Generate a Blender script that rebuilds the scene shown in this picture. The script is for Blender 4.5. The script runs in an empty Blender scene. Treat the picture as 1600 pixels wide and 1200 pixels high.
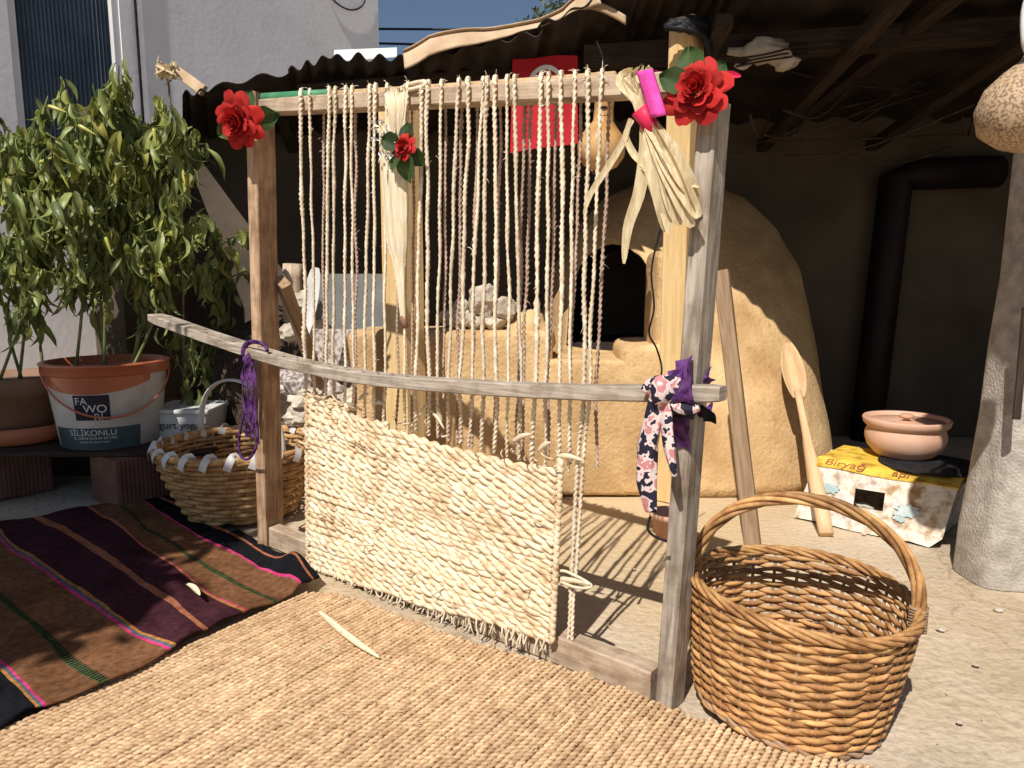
import bpy, bmesh, math, random
from mathutils import Vector, Matrix, noise
random.seed(7)
R=math.radians; PI=math.pi
S=bpy.context.scene
# ---------------------------------------------------------------- camera, sky, sun, exposure
F=1150.0; HC=0.9; PITCH=R(8.166)
cd=bpy.data.cameras.new('camera'); cam=bpy.data.objects.new('camera',cd); S.collection.objects.link(cam)
cam.location=(0,0,HC); cam.rotation_euler=(PI/2-PITCH,0,0)
cd.sensor_width=36; cd.lens=F/1600*36; cd.clip_start=0.02; cd.clip_end=400; S.camera=cam
S.render.resolution_x=1024; S.render.resolution_y=768
SUN_EL=R(51); SAZ=Vector((-.418,-.909))                    # horizontal direction towards the sun
wd=bpy.data.worlds.new('World'); S.world=wd; wd.use_nodes=True
nt=wd.node_tree; sky=nt.nodes.new('ShaderNodeTexSky'); sky.sky_type='NISHITA'; sky.sun_disc=False
sky.sun_elevation=SUN_EL; sky.sun_rotation=math.atan2(SAZ.x,SAZ.y); sky.air_density=1.0; sky.dust_density=0.6; sky.ozone_density=1.5
nt.links.new(sky.outputs[0],nt.nodes['Background'].inputs[0]); nt.nodes['Background'].inputs[1].default_value=0.06
sl=bpy.data.lights.new('sun','SUN'); sl.energy=5.0; sl.angle=R(0.53); sl.color=(1,.945,.86)
so=bpy.data.objects.new('sun',sl); S.collection.objects.link(so)
sd=Vector((SAZ.x*math.cos(SUN_EL),SAZ.y*math.cos(SUN_EL),math.sin(SUN_EL)))
so.rotation_euler=sd.to_track_quat('Z','Y').to_euler(); so.location=(-3,-6,8)
S.view_settings.view_transform='Standard'; S.view_settings.look='None'; S.view_settings.exposure=0.16; S.view_settings.gamma=1
# ---------------------------------------------------------------- pixels to places
C0=Vector((0,0,HC))
def ray(px,py):
    return Vector((0,math.cos(PITCH),-math.sin(PITCH)))+Vector((1,0,0))*((px-800)/F)+Vector((0,math.sin(PITCH),math.cos(PITCH)))*((600-py)/F)
def P(px,py,Y): d=ray(px,py); return C0+d*(Y/d.y)
def G(px,py,z=0.): d=ray(px,py); return C0+d*((z-HC)/d.z)
def PL(px,py,p0,n): d=ray(px,py); return C0+d*((p0-C0).dot(n)/d.dot(n))
V=Vector
# ---------------------------------------------------------------- building blocks
COL=S.collection; WM={}
def Obj(name,vf,mat,parent=None,M=None,smooth=True,label=None,cat=None,group=None,kind=None,mesh=None,uv=None):
    if mesh is None:
        me=bpy.data.meshes.new(name); me.from_pydata([tuple(v) for v in vf[0]],[],vf[1]); me.validate(); me.update()
        if smooth: me.polygons.foreach_set('use_smooth',[True]*len(me.polygons))
        if mat:
            for m_ in (mat if isinstance(mat,(list,tuple)) else [mat]): me.materials.append(m_)
        if uv:
            l=me.uv_layers.new(name='UVMap')
            for lp in me.loops: l.data[lp.index].uv=uv[lp.vertex_index]
    else: me=mesh
    o=bpy.data.objects.new(name,me); COL.objects.link(o)
    M=M or Matrix(); put(o,M,parent); tag(o,label,cat,group,kind); return o
def put(o,M,parent=None):
    if parent is not None:
        o.parent=parent; o.matrix_parent_inverse=WM[parent.name].inverted()
    o.matrix_basis=M; WM[o.name]=M.copy()
def tag(o,label=None,cat=None,group=None,kind=None):
    if label: o['label']=label
    if cat: o['category']=cat
    if group: o['group']=group
    if kind: o['kind']=kind
    return o
def thing(name,loc,label,cat,group=None):
    o=bpy.data.objects.new(name,None); COL.objects.link(o); o.empty_display_size=.05
    put(o,Matrix.Translation(V(loc))); return tag(o,label,cat,group)
def join(*vfs):
    v=[];f=[]
    for a,b in vfs:
        n=len(v); v+=list(a); f+=[tuple(i+n for i in q) for q in b]
    return v,f
def frames(path,closed=False,up=None):
    n=len(path); T=[]
    for i in range(n):
        if closed: t=path[(i+1)%n]-path[i-1]
        else: t=path[min(i+1,n-1)]-path[max(i-1,0)]
        T.append(t.normalized() if t.length>1e-9 else V((0,0,1)))
    u=up or (V((0,0,1)) if abs(T[0].z)<.9 else V((1,0,0)))
    N=(u-T[0]*u.dot(T[0])).normalized(); out=[]
    for t in T:
        N=N-t*N.dot(t)
        N=N.normalized() if N.length>1e-6 else t.orthogonal().normalized()
        out.append((t,N,t.cross(N)))
    return out
def tube(path,rad,sides=7,closed=False,lobes=0,amp=.3,twist=0.,flat=1.,up=None,caps=True):
    path=[V(p) for p in path]; n=len(path); fr=frames(path,closed,up); v=[];f=[]
    rr=rad if isinstance(rad,(list,tuple)) else [rad]*n
    L=0.
    for i in range(n):
        if i: L+=(path[i]-path[i-1]).length
        t,N,B=fr[i]
        for k in range(sides):
            a=2*PI*k/sides; r=rr[i]*(1+(amp*math.cos(lobes*(a-twist*L)) if lobes else 0))
            v.append(path[i]+N*(r*math.cos(a))+B*(r*math.sin(a)*flat))
    for i in range(n if closed else n-1):
        j=(i+1)%n
        for k in range(sides):
            l=(k+1)%sides; f.append((i*sides+k,i*sides+l,j*sides+l,j*sides+k))
    if caps and not closed:
        f.append(tuple(range(sides))[::-1]); f.append(tuple((n-1)*sides+k for k in range(sides)))
    return v,f
def spline(pts,n):
    pts=[V(p) for p in pts]; out=[]; m=len(pts)-1
    for i in range(n):
        t=i/(n-1)*m; k=min(int(t),m-1); t-=k
        p0=pts[max(k-1,0)];p1=pts[k];p2=pts[k+1];p3=pts[min(k+2,m)]
        out.append(.5*((2*p1)+(p2-p0)*t+(2*p0-5*p1+4*p2-p3)*t*t+(3*p1-p0-3*p2+p3)*t**3))
    return out
def strands(path,rs,hr,n,pitch,sides=6,ph=0.,closed=False,up=None,jit=0.):
    """n strands twisted about a path"""
    fr=frames(path,closed,up); L=[0.]
    for i in range(1,len(path)): L.append(L[-1]+(path[i]-path[i-1]).length)
    tot=L[-1]+((path[0]-path[-1]).length if closed else 0)
    k=2*PI/pitch
    if closed: k=round(tot/pitch)*2*PI/tot
    res=[]
    for s in range(n):
        q=[]
        for i,p in enumerate(path):
            a=ph+2*PI*s/n+k*L[i]; t,N,B=fr[i]
            q.append(p+N*(hr*math.cos(a))+B*(hr*math.sin(a))+(V((noise.noise(p*90+V((s*9,0,0))),noise.noise(p*90+V((0,s*9,5))),noise.noise(p*90+V((3,0,s*7)))))*jit if jit else V()))
        res.append(tube(q,[rs*(1+.22*noise.noise(p*60+V((s*5,0,0)))) for p in path] if jit else rs,sides,closed))
    return join(*res)
def lathe(prof,n=40,c=(0,0,0),wob=0.):
    v=[];f=[];c=V(c)
    for r,z in prof:
        for k in range(n):
            a=2*PI*k/n; rr=r*(1+wob*noise.noise(V((math.cos(a)*2,math.sin(a)*2,z*9)))); v.append(c+V((rr*math.cos(a),rr*math.sin(a),z)))
    for i in range(len(prof)-1):
        for k in range(n):
            l=(k+1)%n; f.append((i*n+k,i*n+l,(i+1)*n+l,(i+1)*n+k))
    return v,f
def grid(fn,nu,nv):
    v=[V(fn(i/nu,j/nv)) for j in range(nv+1) for i in range(nu+1)]
    f=[(j*(nu+1)+i,j*(nu+1)+i+1,(j+1)*(nu+1)+i+1,(j+1)*(nu+1)+i) for j in range(nv) for i in range(nu)]
    return v,f
def slab(fn,nu,nv,th):
    """sheet with thickness: fn gives the top; th is a vector to the underside"""
    a=grid(fn,nu,nv); n=len(a[0]); th=V(th); v=a[0]+[p+th for p in a[0]]
    f=list(a[1])+[tuple(i+n for i in q[::-1]) for q in a[1]]
    b=[i for i in range(nu+1)]+[j*(nu+1)+nu for j in range(1,nv+1)]+[nv*(nu+1)+i for i in range(nu-1,-1,-1)]+[j*(nu+1) for j in range(nv-1,0,-1)]
    for i in range(len(b)):
        p,q=b[i],b[(i+1)%len(b)]; f.append((q,p,p+n,q+n))
    return v,f
def box(x0,x1,y0,y1,z0,z1):
    v=[V((x,y,z)) for z in (z0,z1) for y in (y0,y1) for x in (x0,x1)]
    return v,[(0,2,3,1),(4,5,7,6),(0,1,5,4),(2,6,7,3),(0,4,6,2),(1,3,7,5)]
def bevel(vf,w=.004,seg=2,sub=0,jit=0.,js=8.):
    bm=bmesh.new(); vs=[bm.verts.new(p) for p in vf[0]]
    for q in vf[1]:
        try: bm.faces.new([vs[i] for i in q])
        except ValueError: pass
    bmesh.ops.remove_doubles(bm,verts=bm.verts,dist=1e-5)
    bmesh.ops.recalc_face_normals(bm,faces=bm.faces)
    if w: bmesh.ops.bevel(bm,geom=list(bm.edges),offset=w,segments=seg,affect='EDGES',profile=.5)
    if sub: bmesh.ops.subdivide_edges(bm,edges=bm.edges,cuts=sub,use_grid_fill=True)
    if jit:
        bm.normal_update()
        for v_ in bm.verts:
            p=v_.co; v_.co=p+V((noise.noise(p*js),noise.noise(p*js+V((9,0,0))),noise.noise(p*js+V((0,9,0)))))*jit
    bm.verts.index_update()
    r=[v_.co.copy() for v_ in bm.verts],[tuple(v_.index for v_ in f_.verts) for f_ in bm.faces]; bm.free(); return r
def basis(o,x,y,z): return Matrix(((x.x,y.x,z.x,o.x),(x.y,y.y,z.y,o.y),(x.z,y.z,z.z,o.z),(0,0,0,1)))
def beam(name,p0,p1,w,d,front,mat,parent=None,jit=.0015,ch=.0035,seg=14,ends=0.,**kw):
    """sawn timber from p0 to p1; w across the front face, d deep; local z runs along the grain"""
    p0=V(p0);p1=V(p1); z=(p1-p0).normalized(); y=-(V(front)-z*V(front).dot(z)).normalized(); x=y.cross(z); L=(p1-p0).length
    cs=[(-w/2+ch,-d/2),(w/2-ch,-d/2),(w/2,-d/2+ch),(w/2,d/2-ch),(w/2-ch,d/2),(-w/2+ch,d/2),(-w/2,d/2-ch),(-w/2,-d/2+ch)]
    v=[];f=[];s=random.random()*50
    for i in range(seg+1):
        t=i/seg
        for a,b in cs:
            q=V((a*30,b*30,t*L*6+s)); e=1-(ends if i in(0,seg) else 0)
            v.append(V((a*e+jit*noise.noise(q),b*e+jit*noise.noise(q+V((0,0,31))),t*L)))
    for i in range(seg):
        for k in range(8):
            l=(k+1)%8; f.append((i*8+k,i*8+l,(i+1)*8+l,(i+1)*8+k))
    f.append(tuple(range(8))[::-1]); f.append(tuple(seg*8+k for k in range(8)))
    return Obj(name,(v,f),mat,parent,basis(p0,x,y,z),smooth=False,**kw)
def rock(r,seed,sq=(1,1,1),sub=3,rough=.3):
    bm=bmesh.new(); bmesh.ops.create_icosphere(bm,subdivisions=sub,radius=1); s=V((seed*7.1,seed*3.3,seed))
    for v_ in bm.verts:
        p=v_.co.copy(); k=1+rough*noise.noise(p*1.3+s)+rough*.45*noise.noise(p*3.1+s)
        v_.co=V((p.x*sq[0],p.y*sq[1],p.z*sq[2]))*r*k
    bm.verts.index_update(); o=[v_.co.copy() for v_ in bm.verts],[tuple(v_.index for v_ in f_.verts) for f_ in bm.faces]; bm.free(); return o
def off(vf,d): d=V(d); return [p+d for p in vf[0]],vf[1]
def xf(vf,M): return [M@p for p in vf[0]],vf[1]
def textmesh(s,size,ext=.0005):
    c=bpy.data.curves.new('t','FONT'); c.body=s; c.size=size; c.extrude=ext; c.align_x='CENTER'
    o=bpy.data.objects.new('t',c); COL.objects.link(o); bpy.context.view_layer.update()
    me=o.evaluated_get(bpy.context.evaluated_depsgraph_get()).to_mesh()
    r=[v_.co.copy() for v_ in me.vertices],[tuple(p.vertices) for p in me.polygons]
    o.to_mesh_clear(); bpy.data.objects.remove(o); bpy.data.curves.remove(c); return r
# ---------------------------------------------------------------- materials
def mat(name,c1,c2,scale=8,rough=.8,bump=.3,bscale=60,stretch=(1,1,1),spec=.25,rnd=.0,c3=None,dist=.004,trans=0.,lo=.35,hi=.65,metal=0.,detail=5.,wob=0.):
    m=bpy.data.materials.new(name); m.use_nodes=True; n=m.node_tree.nodes; l=m.node_tree.links; b=n['Principled BSDF']
    b.inputs['Roughness'].default_value=rough; b.inputs['Specular IOR Level'].default_value=spec; b.inputs['Metallic'].default_value=metal
    tc=n.new('ShaderNodeTexCoord'); mp=n.new('ShaderNodeMapping'); mp.inputs['Scale'].default_value=stretch; l.new(tc.outputs['Object'],mp.inputs[0])
    oi=n.new('ShaderNodeObjectInfo'); vm=n.new('ShaderNodeVectorMath'); vm.operation='MULTIPLY_ADD'
    cb=n.new('ShaderNodeCombineXYZ'); l.new(oi.outputs['Random'],cb.inputs[0]); l.new(oi.outputs['Random'],cb.inputs[2])
    l.new(cb.outputs[0],vm.inputs[0]); vm.inputs[1].default_value=(37,0,91); l.new(mp.outputs[0],vm.inputs[2])
    t=n.new('ShaderNodeTexNoise'); t.inputs['Scale'].default_value=scale; t.inputs['Detail'].default_value=detail; t.inputs['Distortion'].default_value=wob; l.new(vm.outputs[0],t.inputs[0])
    r=n.new('ShaderNodeValToRGB'); e=r.color_ramp.elements; e[0].position=lo; e[0].color=(*c1,1); e[1].position=hi; e[1].color=(*c2,1)
    if c3: x=e.new(min(.98,hi+.12)); x.color=(*c3,1)
    l.new(t.outputs[0],r.inputs[0]); colr=r.outputs[0]
    if rnd:
        h=n.new('ShaderNodeHueSaturation'); mr=n.new('ShaderNodeMapRange'); mr.inputs['To Min'].default_value=1-rnd; mr.inputs['To Max'].default_value=1+rnd
        l.new(oi.outputs['Random'],mr.inputs[0]); l.new(mr.outputs[0],h.inputs['Value']); l.new(colr,h.inputs['Color']); colr=h.outputs[0]
    l.new(colr,b.inputs['Base Color'])
    if bump:
        t2=n.new('ShaderNodeTexNoise'); t2.inputs['Scale'].default_value=bscale; t2.inputs['Detail'].default_value=6; l.new(vm.outputs[0],t2.inputs[0])
        bp=n.new('ShaderNodeBump'); bp.inputs['Strength'].default_value=bump; bp.inputs['Distance'].default_value=dist; l.new(t2.outputs[0],bp.inputs['Height']); l.new(bp.outputs[0],b.inputs['Normal'])
    if trans:
        tr=n.new('ShaderNodeBsdfTranslucent'); l.new(colr,tr.inputs[0]); mx=n.new('ShaderNodeMixShader'); mx.inputs[0].default_value=trans
        l.new(b.outputs[0],mx.inputs[1]); l.new(tr.outputs[0],mx.inputs[2]); l.new(mx.outputs[0],n['Material Output'].inputs[0])
    m['ramp']=r.name; return m
def wood(name,c1,c2,**k):
    a=dict(scale=9,stretch=(9,9,.8),bump=.45,bscale=16,rough=.78,dist=.003,rnd=.08,wob=.6); a.update(k); return mat(name,c1,c2,**a)
m_conc=mat('concrete',(.42,.355,.28),(.56,.495,.415),scale=2.2,bump=.8,bscale=40,dist=.011,rough=.9,detail=10,lo=.3,hi=.7)
def extra_ground(m):
    n=m.node_tree.nodes;l=m.node_tree.links;b=n['Principled BSDF'];r=n[m['ramp']]
    tc=n.new('ShaderNodeTexCoord'); nz=n.new('ShaderNodeTexNoise'); nz.inputs['Scale'].default_value=3; nz.inputs['Detail'].default_value=6; l.new(tc.outputs['Object'],nz.inputs[0])
    va=n.new('ShaderNodeVectorMath'); va.operation='MULTIPLY_ADD'; va.inputs[1].default_value=(.5,.5,.5); l.new(nz.outputs['Color'],va.inputs[0]); l.new(tc.outputs['Object'],va.inputs[2])
    vo=n.new('ShaderNodeTexVoronoi'); vo.feature='DISTANCE_TO_EDGE'; vo.inputs['Scale'].default_value=1.2; l.new(va.outputs[0],vo.inputs[0])
    cr=n.new('ShaderNodeValToRGB'); cr.color_ramp.elements[0].position=.001; cr.color_ramp.elements[0].color=(.74,.71,.66,1); cr.color_ramp.elements[1].position=.009; cr.color_ramp.elements[1].color=(1,1,1,1); l.new(vo.outputs['Distance'],cr.inputs[0])
    n2=n.new('ShaderNodeTexNoise'); n2.inputs['Scale'].default_value=.9; n2.inputs['Detail'].default_value=4; l.new(tc.outputs['Object'],n2.inputs[0])
    c2=n.new('ShaderNodeValToRGB'); c2.color_ramp.elements[0].position=.35; c2.color_ramp.elements[0].color=(1.0,.93,.82,1); c2.color_ramp.elements[1].position=.6; c2.color_ramp.elements[1].color=(1.05,1.05,1.05,1); l.new(n2.outputs[0],c2.inputs[0])
    mm=n.new('ShaderNodeMix'); mm.data_type='RGBA'; mm.blend_type='MULTIPLY'; mm.inputs[0].default_value=1; l.new(r.outputs[0],mm.inputs[6]); l.new(cr.outputs[0],mm.inputs[7])
    m2=n.new('ShaderNodeMix'); m2.data_type='RGBA'; m2.blend_type='MULTIPLY'; m2.inputs[0].default_value=1; l.new(mm.outputs[2],m2.inputs[6]); l.new(c2.outputs[0],m2.inputs[7]); n3=n.new('ShaderNodeTexNoise'); n3.inputs['Scale'].default_value=70; n3.inputs['Detail'].default_value=8; l.new(tc.outputs['Object'],n3.inputs[0])
    c3=n.new('ShaderNodeValToRGB'); c3.color_ramp.elements[0].position=.36; c3.color_ramp.elements[0].color=(.88,.87,.86,1); c3.color_ramp.elements[1].position=.52; c3.color_ramp.elements[1].color=(1.06,1.06,1.06,1); l.new(n3.outputs[0],c3.inputs[0])
    m3=n.new('ShaderNodeMix'); m3.data_type='RGBA'; m3.blend_type='MULTIPLY'; m3.inputs[0].default_value=1; l.new(m2.outputs[2],m3.inputs[6]); l.new(c3.outputs[0],m3.inputs[7]); l.new(m3.outputs[2],b.inputs['Base Color'])
extra_ground(m_conc)
m_pillar=mat('pillar render',(.36,.325,.285),(.52,.475,.42),scale=24,bump=.9,bscale=120,dist=.006,rough=.95)
m_clay=mat('clay oven',(.45,.285,.135),(.63,.44,.23),scale=3.2,bump=.8,bscale=55,dist=.007,rough=.95,detail=9)
m_soot=mat('soot brick',(.012,.009,.008),(.045,.028,.022),scale=9,bump=.8,bscale=14,dist=.02,rough=.95)
m_wallin=mat('dark inner wall',(.075,.058,.043),(.125,.098,.072),scale=2,bump=.4,bscale=18,dist=.01,rough=.95)  # plaster tone lowered evenly to suit the shaded interior
m_white=mat('white wall',(.78,.76,.79),(.84,.82,.85),scale=1.2,bump=.25,bscale=25,dist=.006,rough=.9)
m_wpost=wood('pinkish pine',(.32,.20,.125),(.52,.36,.235),bump=.7)
m_wgrey=wood('weathered grey',(.26,.215,.175),(.50,.43,.355),bump=.7)
m_wgreyh=wood('weathered grey bar',(.25,.205,.165),(.44,.375,.31),stretch=(.8,.8,14))
m_wyel=wood('yellow pine',(.60,.40,.18),(.72,.52,.26),scale=6)
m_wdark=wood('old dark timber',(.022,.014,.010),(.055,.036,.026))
m_wbrown=wood('brown batten',(.26,.165,.095),(.38,.26,.16))
m_wbase=wood('base timber',(.38,.28,.20),(.55,.43,.32))
m_bamboo=wood('bamboo',(.45,.29,.15),(.6,.42,.24))
m_green=mat('green paint',(.05,.20,.10),(.10,.31,.17),scale=12,rough=.5)
m_warp=mat('maize rope',(.58,.46,.32),(.82,.71,.55),scale=55,rough=.85,bump=.5,bscale=260,rnd=.14,dist=.002)
m_warp2=mat('shaded rope',(.38,.26,.20),(.55,.40,.31),scale=55,rough=.85,bump=.5,bscale=260,rnd=.14,dist=.002)  # same rope in darker tones: the dimness of the back cords is painted in
m_weft=mat('husk weft',(.50,.32,.19),(.72,.58,.39),scale=46,rough=.75,bump=.55,bscale=240,rnd=.05,lo=.28,hi=.48,c3=(.72,.63,.48),dist=.0025)
m_mat=mat('straw mat',(.45,.29,.165),(.68,.49,.30),scale=40,rough=.85,bump=.6,bscale=260,rnd=.09,dist=.002)
m_husk=mat('dry husk',(.60,.47,.27),(.80,.69,.47),scale=22,stretch=(6,6,1.),rough=.7,bump=.4,bscale=40,trans=.25,dist=.002)
m_huskp=mat('pale husk',(.74,.62,.42),(.86,.77,.58),scale=22,stretch=(6,6,1.),rough=.65,bump=.4,bscale=40,trans=.15,dist=.002)
m_wick=mat('willow',(.30,.14,.05),(.57,.325,.13),scale=18,rough=.62,bump=.5,bscale=140,rnd=.3,spec=.4,dist=.002)
m_wickp=mat('grey willow',(.30,.19,.115),(.46,.31,.2),scale=14,rough=.6,bump=.25,bscale=120,rnd=.15,dist=.002)
m_reed=mat('brown reed',(.36,.20,.085),(.58,.37,.17),scale=16,rough=.55,bump=.3,bscale=100,rnd=.2,dist=.002)
m_wstrip=mat('white strip',(.56,.55,.54),(.70,.69,.68),scale=9,rough=.45,bump=.1)
m_rose=mat('rose fabric',(.36,.010,.010),(.52,.028,.024),scale=20,rough=.75,bump=.25,bscale=300,rnd=.25,trans=.15,dist=.001)
m_rleaf=mat('cloth leaf',(.030,.062,.016),(.075,.125,.038),scale=16,rough=.6,bump=.3,bscale=150,rnd=.25,trans=.25,dist=.001)
m_leaf=mat('pepper leaf',(.12,.16,.040),(.31,.345,.115),scale=7,rough=.42,bump=.35,bscale=60,rnd=.5,spec=.5,trans=.36,dist=.003)
m_leafy=mat('yellowed leaf',(.20,.24,.05),(.40,.38,.10),scale=7,rough=.5,bump=.35,bscale=60,rnd=.3,trans=.35,dist=.003)
m_stem=mat('green stem',(.10,.13,.04),(.2,.22,.09),scale=20,rough=.6)
m_pepper=mat('yellow pepper',(.34,.36,.06),(.50,.46,.12),scale=6,rough=.3,bump=0,spec=.5)
m_dry=mat('dry stalk',(.15,.11,.07),(.27,.2,.13),scale=20)
m_olive=mat('olive leaf',(.05,.075,.03),(.13,.16,.08),scale=3,rough=.6,trans=.2,bump=0)
m_terra=mat('terracotta',(.52,.29,.195),(.64,.40,.285),scale=5,rough=.7,bump=.3,bscale=80,dist=.002)
m_tdark=mat('plant pot plastic',(.20,.115,.075),(.27,.16,.105),scale=6,rough=.6,bump=.1)
m_sauc=mat('saucer plastic',(.40,.13,.06),(.5,.18,.09),scale=6,rough=.4,bump=.05)
m_oran=mat('orange plastic',(.42,.12,.055),(.54,.18,.09),scale=4,rough=.28,bump=.05,spec=.5)
m_bwhite=mat('bucket white',(.60,.58,.56),(.70,.68,.66),scale=5,rough=.35,bump=.05)
m_navy=mat('print navy',(.02,.018,.03),(.035,.03,.045),scale=9,rough=.35,bump=0)
m_teal=mat('print slate',(.045,.075,.085),(.07,.105,.115),scale=9,rough=.35,bump=0)
m_print=mat('print white',(.66,.66,.66),(.76,.76,.76),scale=9,rough=.4,bump=0)
m_black=mat('black',(.008,.008,.01),(.02,.02,.024),scale=30,rough=.6,bump=.2)
m_soil=mat('soil',(.03,.02,.014),(.08,.055,.038),scale=40,bump=1,bscale=60,dist=.01)
m_brick=mat('hollow brick',(.15,.075,.055),(.22,.115,.085),scale=12,bump=.4,bscale=70,rough=.9)
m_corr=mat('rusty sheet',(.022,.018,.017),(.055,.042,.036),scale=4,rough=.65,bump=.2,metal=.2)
m_felt=mat('brown felt',(.42,.29,.18),(.58,.43,.29),scale=7,rough=.9,bump=.5,bscale=60)
m_wsheet=mat('white sheet',(.7,.7,.68),(.8,.8,.78),scale=4,rough=.5,bump=.1)
m_twig=mat('twig',(.03,.019,.013),(.07,.045,.032),scale=20,rough=.8)
m_flag=mat('red flag',(.44,.010,.02),(.50,.018,.03),scale=9,rough=.75,bump=.2,bscale=300,trans=.08,dist=.001)
m_gourd=mat('gourd skin',(.42,.21,.07),(.64,.40,.17),scale=7,rough=.4,bump=.12,bscale=30,spec=.4)
m_gspk=mat('speckled gourd',(.24,.155,.10),(.52,.38,.24),scale=170,rough=.5,bump=.2,bscale=90,lo=.42,hi=.56,detail=3)
m_bone=mat('pale bone',(.36,.31,.26),(.55,.48,.41),scale=14,rough=.8,bump=.5,bscale=40)
m_pink=mat('pink felt',(.70,.06,.36),(.82,.10,.46),scale=60,rough=.9,bump=.6,bscale=200,dist=.002)
m_redr=mat('red ribbon',(.55,.015,.07),(.66,.03,.1),scale=10,rough=.5,bump=.2)
m_purp=mat('purple lace',(.05,.012,.085),(.16,.06,.22),scale=60,rough=.5,bump=.5,bscale=150,trans=.2,lo=.4,hi=.6)
m_stone=mat('pale limestone',(.36,.30,.235),(.60,.53,.44),scale=13,rough=.95,bump=.9,bscale=40,dist=.01)
m_granite=mat('granite',(.20,.15,.14),(.56,.51,.48),scale=55,rough=.7,bump=.2,lo=.4,hi=.6)
m_slab=mat('grey board',(.16,.165,.165),(.22,.225,.22),scale=5,rough=.7,bump=.1)
m_spoon=wood('spoon wood',(.52,.33,.17),(.66,.46,.27),scale=5)
m_tin=mat('painted tin white',(.42,.28,.16),(.74,.69,.58),scale=16,rough=.6,bump=.5,bscale=60,lo=.34,hi=.46,c3=(.66,.63,.60),detail=10)
m_tiny=mat('painted tin yellow',(.62,.40,.04),(.74,.53,.09),scale=9,rough=.6,bump=.4,bscale=60)
m_tinb=mat('brown lettering',(.28,.08,.04),(.36,.12,.06),scale=9,bump=0)
m_pipe=mat('sooty pipe',(.008,.005,.005),(.018,.011,.010),scale=6,rough=.6,bump=.2)
m_cyan=mat('worn blue paint',(.34,.46,.48),(.56,.63,.62),scale=30,rough=.7)
m_curt=mat('window curtain',(.07,.10,.14),(.14,.18,.23),scale=2.5,rough=.6,bump=.1)
m_frame=mat('window frame',(.62,.61,.62),(.70,.69,.70),scale=3,rough=.5,bump=.05)
m_tubw=mat('yogurt tub',(.62,.62,.62),(.78,.78,.77),scale=7,rough=.4,bump=.1)
m_cart=mat('carton brown',(.22,.12,.075),(.3,.17,.11),scale=7,rough=.8)
# scarf: dark spots on pale pink
m_scarf=mat('scarf print',(.70,.48,.46),(.78,.68,.64),scale=20,rough=.55,bump=.3,bscale=120,trans=.1)
def scarfnodes(m):
    n=m.node_tree.nodes;l=m.node_tree.links;b=n['Principled BSDF'];r=n[m['ramp']];tc=n.new('ShaderNodeTexCoord')
    nz=n.new('ShaderNodeTexNoise'); nz.inputs['Scale'].default_value=45; nz.inputs['Detail'].default_value=2; l.new(tc.outputs['Object'],nz.inputs[0])
    c=n.new('ShaderNodeValToRGB'); c.color_ramp.interpolation='CONSTANT'; e=c.color_ramp.elements; e[0].position=0; e[0].color=(.022,.020,.040,1); e[1].position=.465; e[1].color=(.75,.62,.60,1)
    x=e.new(.57); x.color=(.60,.25,.26,1); l.new(nz.outputs[0],c.inputs[0]); l.new(c.outputs[0],b.inputs['Base Color'])
    for q in list(n):
        if q.type=='BSDF_TRANSLUCENT': l.new(c.outputs[0],q.inputs[0])
scarfnodes(m_scarf)
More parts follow.
